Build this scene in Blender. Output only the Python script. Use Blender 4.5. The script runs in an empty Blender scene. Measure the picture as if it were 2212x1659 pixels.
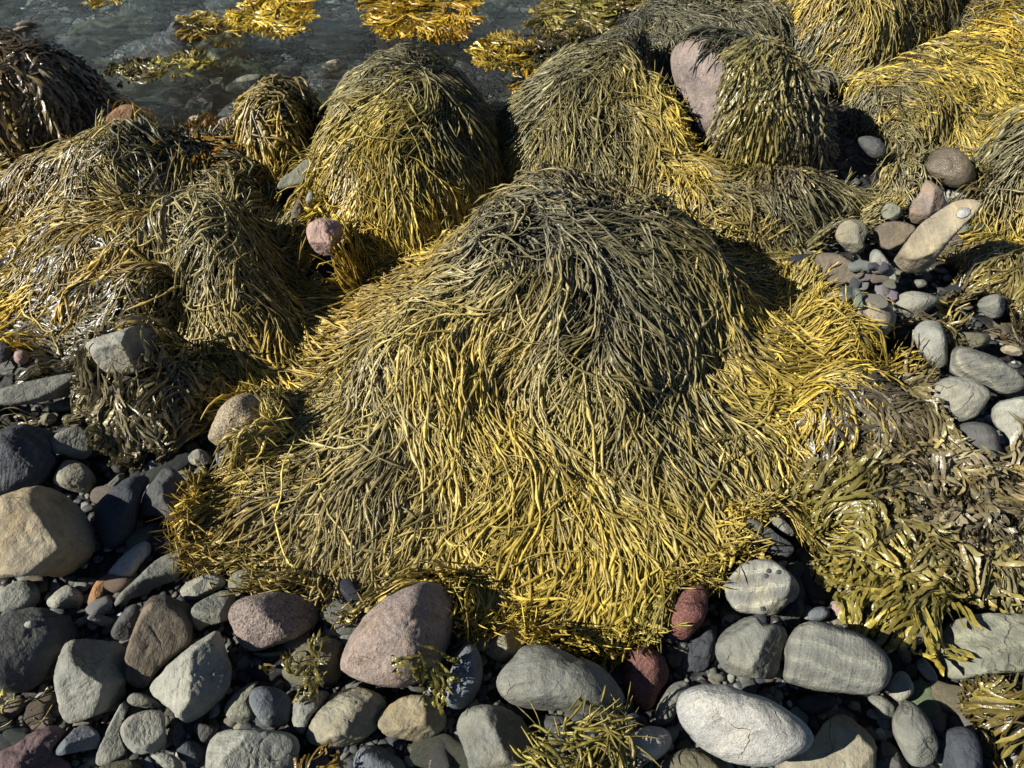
import bpy, math
import numpy as np
from math import radians, sin, cos, pi
rng = np.random.default_rng(11)
C = bpy.context.scene.collection
SC = bpy.context.scene

# ------------------------------------------------------------------ camera (hand-held, looking down at the shore)
CAMZ, PITCH, FPX = 1.55, radians(50), 1609.0          # focal length in photo units (photo 2212 x 1659 units)
CX, CY = 1106.0, 829.5
cam_d = bpy.data.cameras.new('camera'); cam = bpy.data.objects.new('camera', cam_d); C.objects.link(cam)
cam.location = (0, 0, CAMZ); cam.rotation_euler = (pi/2 - PITCH, 0, 0)
cam_d.sensor_width = 36; cam_d.lens = 36*FPX/2212; cam_d.clip_end = 500; cam_d.clip_start = .05
SC.camera = cam
EYE = np.array([0, 0, CAMZ])
cR = np.array([1., 0, 0]); cU = np.array([0, sin(PITCH), cos(PITCH)]); cF = np.array([0, cos(PITCH), -sin(PITCH)])

def ray(px, py):
    d = cF + cR*((px-CX)/FPX) - cU*((py-CY)/FPX)
    return d/np.linalg.norm(d)
def at(px, py, z=0.0):
    d = ray(px, py); t = (z-CAMZ)/d[2]
    return EYE + d*t

# zoomed views the outlines were measured in: offset and scale to photo units
S = .8848/2.592
REG = {'bl': (0, 1092.7), 'bm': (734.4, 1092.7), 'br': (1460, 1092.7), 'ml': (0, 548.6), 'mm': (734.4, 548.6), 'mr': (1460, 548.6),
       'tl': (0, 0), 'tm': (734.4, 0), 'tr': (1460, 0)}
def pts_of(reg, s):
    a = np.array([[float(v) for v in q.split(',')] for q in s.split()])
    if reg == 'P': return a
    return a*S + np.array(REG[reg])

# ------------------------------------------------------------------ noise
_perm = np.random.default_rng(5).permutation(512).astype(np.int64)
_grad = np.random.default_rng(6).normal(size=(512, 3)); _grad /= np.linalg.norm(_grad, axis=1)[:, None]
def noise3(p):
    p = np.asarray(p, float); i = np.floor(p).astype(np.int64); f = p - i
    u = f*f*f*(f*(f*6-15)+10)
    out = np.zeros(p.shape[:-1])
    for dx in (0, 1):
        for dy in (0, 1):
            for dz in (0, 1):
                h = _perm[(_perm[(_perm[(i[..., 0]+dx) & 511] + i[..., 1]+dy) & 511] + i[..., 2]+dz) & 511]
                g = _grad[h]
                dot = g[..., 0]*(f[..., 0]-dx) + g[..., 1]*(f[..., 1]-dy) + g[..., 2]*(f[..., 2]-dz)
                w = (u[..., 0] if dx else 1-u[..., 0])*(u[..., 1] if dy else 1-u[..., 1])*(u[..., 2] if dz else 1-u[..., 2])
                out += dot*w
    return out*1.6
def noise2(x, y, s, seed=0):
    return noise3(np.stack([x*s, y*s, np.full_like(x, seed*7.31+.5)], -1))
def fbm(p, o=4, rough=.5):
    a, v = 1., 0.
    for k in range(o):
        v = v + a*noise3(p*2**k + k*17.3); a *= rough
    return v

# ------------------------------------------------------------------ mesh building
def make_mesh(name, V, F, col=None, smooth=True):
    """V (n,3), F (m,k) all faces of one size (or list of such arrays)."""
    Fs = F if isinstance(F, list) else [F]
    me = bpy.data.meshes.new(name)
    me.vertices.add(len(V)); me.vertices.foreach_set('co', np.ascontiguousarray(V, np.float32).ravel())
    loops = np.concatenate([f.ravel() for f in Fs]).astype(np.int32)
    starts, o = [], 0
    for f in Fs:
        starts.append(o + np.arange(len(f))*f.shape[1]); o += f.size
    starts = np.concatenate(starts).astype(np.int32)
    me.loops.add(len(loops)); me.loops.foreach_set('vertex_index', loops)
    me.polygons.add(len(starts)); me.polygons.foreach_set('loop_start', starts)
    me.polygons.foreach_set('use_smooth', np.full(len(starts), smooth))
    if col is not None:
        ca = me.color_attributes.new('Col', 'FLOAT_COLOR', 'POINT')
        c4 = np.ones((len(V), 4), np.float32); c4[:, :3] = col
        ca.data.foreach_set('color', c4.ravel())
    me.update(calc_edges=True)
    return me
def add(name, me, mat, label=None, cat=None, group=None, kind=None, parent=None, loc=None):
    o = bpy.data.objects.new(name, me); C.objects.link(o)
    if me is not None and mat is not None and not me.materials: me.materials.append(mat)
    if loc is not None: o.location = loc
    if parent is not None: o.parent = parent
    if label: o['label'] = label
    if cat: o['category'] = cat
    if group: o['group'] = group
    if kind: o['kind'] = kind
    return o

# ------------------------------------------------------------------ materials
def nt(name):
    m = bpy.data.materials.new(name); m.use_nodes = True; t = m.node_tree; t.nodes.clear()
    N = lambda ty, **k: _node(t, ty, k)
    L = lambda a, b: t.links.new(a, b)
    return m, N, L
def _node(t, ty, k):
    n = t.nodes.new(ty)
    for a, v in k.items():
        if a.startswith('i_'):
            key = a[2:]; key = int(key) if key.isdigit() else key.replace('_', ' ')
            n.inputs[key].default_value = v
        else: setattr(n, a, v)
    return n
def ramp(N, stops):
    r = N('ShaderNodeValToRGB'); e = r.color_ramp.elements
    while len(e) < len(stops): e.new(.5)
    for k, (p, c) in enumerate(stops):
        e[k].position = p; e[k].color = (*c, 1) if len(c) == 3 else c
    return r
def math_n(N, L, op, a, b, c=None):
    m = N('ShaderNodeMath', operation=op)
    for k, v in enumerate((a, b, c)):
        if v is None: continue
        if isinstance(v, (int, float)): m.inputs[k].default_value = v
        else: L(v, m.inputs[k])
    return m.outputs[0]
def mixc(N, L, fac, a, b, mode='MIX'):
    m = N('ShaderNodeMix', data_type='RGBA', blend_type=mode)
    if isinstance(fac, (int, float)): m.inputs[0].default_value = fac
    else: L(fac, m.inputs[0])
    for k, v in ((6, a), (7, b)):
        if isinstance(v, tuple): m.inputs[k].default_value = (*v, 1)
        else: L(v, m.inputs[k])
    return m.outputs[2]

def stone_mat():
    m, N, L = nt('stone')
    out = N('ShaderNodeOutputMaterial'); bs = N('ShaderNodeBsdfPrincipled')
    oi = N('ShaderNodeObjectInfo'); tc = N('ShaderNodeTexCoord')
    def prop(k): return N('ShaderNodeAttribute', attribute_type='OBJECT', attribute_name=k).outputs['Fac']
    # texture space differs per stone
    mp = N('ShaderNodeMapping'); L(tc.outputs['Object'], mp.inputs['Vector'])
    rnd = N('ShaderNodeCombineXYZ')
    for k in range(3): L(math_n(N, L, 'MULTIPLY', oi.outputs['Random'], (13.1, 7.7, 29.3)[k]), rnd.inputs[k])
    L(rnd.outputs[0], mp.inputs['Location'])
    rr = N('ShaderNodeCombineXYZ')
    for k in range(3): L(math_n(N, L, 'MULTIPLY', oi.outputs['Random'], (31., 57., 11.)[k]), rr.inputs[k])
    L(rr.outputs[0], mp.inputs['Rotation'])
    v = mp.outputs[0]
    big = N('ShaderNodeTexNoise', i_Scale=9., i_Detail=6., i_Roughness=.62); L(v, big.inputs['Vector'])
    mid = N('ShaderNodeTexNoise', i_Scale=45., i_Detail=5., i_Roughness=.65); L(v, mid.inputs['Vector'])
    fine = N('ShaderNodeTexNoise', i_Scale=420., i_Detail=3., i_Roughness=.7); L(v, fine.inputs['Vector'])
    col = oi.outputs['Color']
    # broad tone
    r1 = ramp(N, [(.28, (.62, .62, .64)), (.5, (.98, .98, .97)), (.72, (1.24, 1.2, 1.12))]); L(big.outputs[0], r1.inputs[0])
    c = mixc(N, L, 1., col, r1.outputs[0], 'MULTIPLY')
    r2 = ramp(N, [(.3, (.8, .8, .8)), (.7, (1.17, 1.17, 1.17))]); L(mid.outputs[0], r2.inputs[0])
    c = mixc(N, L, .8, c, r2.outputs[0], 'MULTIPLY')
    r3 = ramp(N, [(.33, (.55, .55, .55)), (.5, (1, 1, 1)), (.68, (1.5, 1.5, 1.5))]); L(fine.outputs[0], r3.inputs[0])
    sp = prop('speckle')
    c = mixc(N, L, sp, c, r3.outputs[0], 'MULTIPLY')
    # coarse mineral grains (granite)
    vo = N('ShaderNodeTexVoronoi', i_Scale=260.); L(v, vo.inputs['Vector'])
    r4 = ramp(N, [(.0, (.35, .33, .33)), (.35, (.9, .85, .82)), (.75, (1.25, 1.15, 1.1)), (1., (1.5, 1.5, 1.45))])
    L(N('ShaderNodeSeparateColor').outputs[0], r4.inputs[0])
    sc_ = [n for n in m.node_tree.nodes if n.bl_idname == 'ShaderNodeSeparateColor'][0]; L(vo.outputs['Color'], sc_.inputs[0])
    c = mixc(N, L, prop('grain'), c, r4.outputs[0], 'MULTIPLY')
    # bedding bands
    wv = N('ShaderNodeTexWave', i_Scale=9., i_Distortion=5., i_Detail=4., i_Detail_Scale=1.2, i_Detail_Roughness=.6); L(v, wv.inputs['Vector'])
    r5 = ramp(N, [(.0, (.78, .78, .79)), (.6, (1, 1, 1)), (.86, (1.08, 1.06, 1.02)), (.95, (1.6, 1.55, 1.4)), (1., (1.2, 1.2, 1.15))]); L(wv.outputs['Fac'], r5.inputs[0])
    c = mixc(N, L, prop('bands'), c, r5.outputs[0], 'MULTIPLY')
    # fine lamination: noise drawn out along the bed
    m2 = N('ShaderNodeMapping'); m2.inputs['Scale'].default_value = (5., 7., 95.); L(v, m2.inputs['Vector'])
    lam = N('ShaderNodeTexNoise', i_Scale=1., i_Detail=4., i_Roughness=.65, i_Distortion=.5); L(m2.outputs[0], lam.inputs['Vector'])
    r7 = ramp(N, [(.33, (.72, .72, .73)), (.5, (1, 1, 1)), (.68, (1.28, 1.26, 1.2))]); L(lam.outputs[0], r7.inputs[0])
    lamk = math_n(N, L, 'MULTIPLY_ADD', prop('bands'), .6, .3)
    c = mixc(N, L, lamk, c, r7.outputs[0], 'MULTIPLY')
    # ochre / weathering stain
    st = N('ShaderNodeTexNoise', i_Scale=7., i_Detail=7., i_Roughness=.7); L(v, st.inputs['Vector'])
    stv = N('ShaderNodeVectorMath', operation='ADD'); stv.inputs[1].default_value = (5.2, 1.3, 9.1); L(v, stv.inputs[0]); L(stv.outputs[0], st.inputs['Vector'])
    r6 = ramp(N, [(.46, (0, 0, 0)), (.66, (1, 1, 1))]); L(st.outputs[0], r6.inputs[0])
    f6 = math_n(N, L, 'MULTIPLY', r6.outputs[0], prop('stain'))
    c = mixc(N, L, f6, c, mixc(N, L, 1., c, (1.18, 1.0, .70), 'MULTIPLY'))
    # hairline cracks
    dv = N('ShaderNodeTexNoise', i_Scale=14., i_Detail=3.); L(v, dv.inputs['Vector'])
    vm = N('ShaderNodeVectorMath', operation='MULTIPLY_ADD'); L(dv.outputs['Color'], vm.inputs[0]); vm.inputs[1].default_value = (.09,)*3; L(v, vm.inputs[2])
    vc = N('ShaderNodeTexVoronoi', feature='DISTANCE_TO_EDGE', i_Scale=7.); L(vm.outputs[0], vc.inputs['Vector'])
    rc = ramp(N, [(.0, (0, 0, 0)), (.011, (1, 1, 1))]); L(vc.outputs['Distance'], rc.inputs[0])
    gate = ramp(N, [(.52, (1, 1, 1)), (.6, (0, 0, 0))]); L(st.outputs[0], gate.inputs[0])
    crk = math_n(N, L, 'MAXIMUM', rc.outputs[0], gate.outputs[0])
    c = mixc(N, L, math_n(N, L, 'MULTIPLY', math_n(N, L, 'SUBTRACT', 1., crk), .6), c, (.03, .03, .028))
    # darker colour band: rock above a plane across the stone (object property picks the height)
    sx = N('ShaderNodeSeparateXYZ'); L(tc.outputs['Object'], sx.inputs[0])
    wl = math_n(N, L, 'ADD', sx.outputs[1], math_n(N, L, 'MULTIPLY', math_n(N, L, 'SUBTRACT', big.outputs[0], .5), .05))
    wf = math_n(N, L, 'MULTIPLY', math_n(N, L, 'MULTIPLY_ADD', math_n(N, L, 'SUBTRACT', wl, prop('dark_from')), 220., .5), 1.)
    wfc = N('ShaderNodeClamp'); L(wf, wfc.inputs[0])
    wet = math_n(N, L, 'MULTIPLY', wfc.outputs[0], prop('dark_band'))  # how strongly the band darkens the stone colour
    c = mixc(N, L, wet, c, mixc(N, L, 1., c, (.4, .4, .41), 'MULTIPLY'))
    L(c, bs.inputs['Base Color'])
    ro = math_n(N, L, 'SUBTRACT', .82, math_n(N, L, 'MULTIPLY', prop('wet'), .62)); L(ro, bs.inputs['Roughness'])
    bs.inputs['Specular IOR Level'].default_value = .35
    # relief
    h = math_n(N, L, 'ADD', math_n(N, L, 'MULTIPLY', mid.outputs[0], .010), math_n(N, L, 'MULTIPLY', big.outputs[0], .012))
    h = math_n(N, L, 'ADD', h, math_n(N, L, 'MULTIPLY', fine.outputs[0], .0016))
    h = math_n(N, L, 'ADD', h, math_n(N, L, 'MULTIPLY', math_n(N, L, 'MULTIPLY', wv.outputs['Fac'], prop('bands')), .003))
    h = math_n(N, L, 'ADD', h, math_n(N, L, 'MULTIPLY', crk, .004))
    h = math_n(N, L, 'ADD', h, math_n(N, L, 'MULTIPLY', math_n(N, L, 'MULTIPLY', vo.outputs['Distance'], prop('grain')), .002))
    h = math_n(N, L, 'ADD', h, math_n(N, L, 'MULTIPLY', math_n(N, L, 'MULTIPLY', lam.outputs[0], lamk), .0075))
    bp = N('ShaderNodeBump', i_Strength=.85, i_Distance=1.); L(h, bp.inputs['Height'])
    bp.inputs['Distance'].default_value = 1.
    L(bp.outputs[0], bs.inputs['Normal']); L(bs.outputs[0], out.inputs[0])
    return m
def weed_mat(name, rough, spec, transl=0.0):
    m, N, L = nt(name)
    out = N('ShaderNodeOutputMaterial'); bs = N('ShaderNodeBsdfPrincipled')
    at_ = N('ShaderNodeAttribute', attribute_name='Col')
    tc = N('ShaderNodeTexCoord')
    n1 = N('ShaderNodeTexNoise', i_Scale=90., i_Detail=3.); L(tc.outputs['Object'], n1.inputs['Vector'])
    r = ramp(N, [(.3, (.72, .70, .66)), (.7, (1.22, 1.22, 1.22))]); L(n1.outputs[0], r.inputs[0])
    c = mixc(N, L, 1., at_.outputs['Color'], r.outputs[0], 'MULTIPLY')
    L(c, bs.inputs['Base Color']); bs.inputs['Roughness'].default_value = rough; bs.inputs['Specular IOR Level'].default_value = spec
    n2 = N('ShaderNodeTexNoise', i_Scale=260., i_Detail=2.); L(tc.outputs['Object'], n2.inputs['Vector'])
    bp = N('ShaderNodeBump', i_Strength=.35, i_Distance=.003); L(n2.outputs[0], bp.inputs['Height']); L(bp.outputs[0], bs.inputs['Normal'])
    if transl > 0:
        tr = N('ShaderNodeBsdfTranslucent'); L(c, tr.inputs[0]); mx = N('ShaderNodeMixShader', i_0=transl)
        L(bs.outputs[0], mx.inputs[1]); L(tr.outputs[0], mx.inputs[2]); L(mx.outputs[0], out.inputs[0])
    else: L(bs.outputs[0], out.inputs[0])
    return m
def plain_mat(name, col, rough=.9):
    m, N, L = nt(name)
    out = N('ShaderNodeOutputMaterial'); bs = N('ShaderNodeBsdfPrincipled')
    tc = N('ShaderNodeTexCoord'); n1 = N('ShaderNodeTexNoise', i_Scale=60., i_Detail=6.); L(tc.outputs['Object'], n1.inputs['Vector'])
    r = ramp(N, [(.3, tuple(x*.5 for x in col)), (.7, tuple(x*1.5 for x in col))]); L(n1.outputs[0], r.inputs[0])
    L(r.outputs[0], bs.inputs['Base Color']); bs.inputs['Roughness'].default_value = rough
    bp = N('ShaderNodeBump', i_Strength=.6, i_Distance=.01); L(n1.outputs[0], bp.inputs['Height']); L(bp.outputs[0], bs.inputs['Normal'])
    L(bs.outputs[0], out.inputs[0]); return m
def ground_mat():
    m, N, L = nt('wet_gravel_ground')
    out = N('ShaderNodeOutputMaterial'); bs = N('ShaderNodeBsdfPrincipled'); geo = N('ShaderNodeNewGeometry')
    dn = N('ShaderNodeTexNoise', i_Scale=12., i_Detail=3.); L(geo.outputs['Position'], dn.inputs['Vector'])
    vm = N('ShaderNodeVectorMath', operation='MULTIPLY_ADD'); L(dn.outputs['Color'], vm.inputs[0]); vm.inputs[1].default_value = (.06,)*3; L(geo.outputs['Position'], vm.inputs[2])
    v1 = N('ShaderNodeTexVoronoi', i_Scale=17.); L(vm.outputs[0], v1.inputs['Vector'])
    v2 = N('ShaderNodeTexVoronoi', feature='DISTANCE_TO_EDGE', i_Scale=17.); L(vm.outputs[0], v2.inputs['Vector'])
    sc = N('ShaderNodeSeparateColor'); L(v1.outputs['Color'], sc.inputs[0])
    r1 = ramp(N, [(.0, (.05, .055, .07)), (.3, (.20, .20, .18)), (.5, (.14, .09, .09)), (.7, (.42, .44, .36)), (1., (.65, .66, .58))]); L(sc.outputs[0], r1.inputs[0])
    r2 = ramp(N, [(.0, (.15, .15, .15)), (.12, (1, 1, 1))]); L(v2.outputs[0], r2.inputs[0])
    c = mixc(N, L, 1., r1.outputs[0], r2.outputs[0], 'MULTIPLY')
    n1 = N('ShaderNodeTexNoise', i_Scale=60., i_Detail=6.); L(geo.outputs['Position'], n1.inputs['Vector'])
    r3 = ramp(N, [(.3, (.5, .5, .5)), (.7, (1.4, 1.4, 1.4))]); L(n1.outputs[0], r3.inputs[0])
    c = mixc(N, L, 1., c, r3.outputs[0], 'MULTIPLY')
    sx = N('ShaderNodeSeparateXYZ'); L(geo.outputs['Position'], sx.inputs[0])
    f = math_n(N, L, 'MULTIPLY', math_n(N, L, 'ADD', sx.outputs[2], .07), -14.)          # shore gravel is darker than the washed sea bed
    cl = N('ShaderNodeClamp'); L(f, cl.inputs[0])
    c = mixc(N, L, cl.outputs[0], mixc(N, L, 1., c, (.18, .18, .18), 'MULTIPLY'), c)
    L(c, bs.inputs['Base Color']); bs.inputs['Roughness'].default_value = .8
    h = math_n(N, L, 'ADD', math_n(N, L, 'MULTIPLY', math_n(N, L, 'MINIMUM', v2.outputs[0], .2), .12), math_n(N, L, 'MULTIPLY', n1.outputs[0], .008))
    bp = N('ShaderNodeBump', i_Strength=.8, i_Distance=1.); L(h, bp.inputs['Height']); L(bp.outputs[0], bs.inputs['Normal'])
    L(bs.outputs[0], out.inputs[0]); return m
def water_mat():
    m, N, L = nt('shallow_sea_water')
    out = N('ShaderNodeOutputMaterial')
    geo = N('ShaderNodeNewGeometry')
    mp = N('ShaderNodeMapping'); mp.inputs['Scale'].default_value = (1., 2.3, 1.); mp.inputs['Rotation'].default_value = (0, 0, .45)
    L(geo.outputs['Position'], mp.inputs['Vector'])
    n1 = N('ShaderNodeTexNoise', i_Scale=7., i_Detail=5., i_Roughness=.65, i_Distortion=1.2); L(mp.outputs[0], n1.inputs['Vector'])
    n2 = N('ShaderNodeTexNoise', i_Scale=34., i_Detail=3., i_Roughness=.6, i_Distortion=1.2); L(mp.outputs[0], n2.inputs['Vector'])
    h = math_n(N, L, 'ADD', math_n(N, L, 'MULTIPLY', n1.outputs[0], .12), math_n(N, L, 'MULTIPLY', n2.outputs[0], .035))
    bp = N('ShaderNodeBump', i_Strength=1., i_Distance=1.); L(h, bp.inputs['Height'])
    fr = N('ShaderNodeFresnel', i_IOR=1.4); L(bp.outputs[0], fr.inputs['Normal'])
    gl = N('ShaderNodeBsdfGlossy', i_Roughness=.04); L(bp.outputs[0], gl.inputs['Normal'])
    rf = N('ShaderNodeBsdfRefraction', i_IOR=1.12, i_Roughness=0.); L(bp.outputs[0], rf.inputs['Normal'])
    tp = N('ShaderNodeBsdfTransparent'); tp.inputs[0].default_value = (.90, .97, 1., 1)
    mx = N('ShaderNodeMixShader'); L(fr.outputs[0], mx.inputs[0]); L(tp.outputs[0], mx.inputs[1]); L(gl.outputs[0], mx.inputs[2])
    m.node_tree.nodes.remove(rf)
    L(mx.outputs[0], out.inputs[0]); return m
STONE = stone_mat()
ASCO = weed_mat('knotted_wrack', .36, .5)
FUC = weed_mat('bladder_wrack', .27, .55, .12)
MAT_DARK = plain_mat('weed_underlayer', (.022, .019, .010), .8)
GROUND_M = ground_mat()
WATER_M = water_mat()
# ------------------------------------------------------------------ stones, traced outline by outline
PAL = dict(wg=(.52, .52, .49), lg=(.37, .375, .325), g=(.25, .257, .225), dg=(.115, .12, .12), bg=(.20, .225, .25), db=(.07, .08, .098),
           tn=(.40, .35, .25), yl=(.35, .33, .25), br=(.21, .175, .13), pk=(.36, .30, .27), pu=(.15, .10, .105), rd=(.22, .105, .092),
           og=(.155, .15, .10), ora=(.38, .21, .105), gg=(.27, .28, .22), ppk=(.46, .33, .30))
PAL = {k: tuple(q*.68 for q in v) for k, v in PAL.items()}
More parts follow.
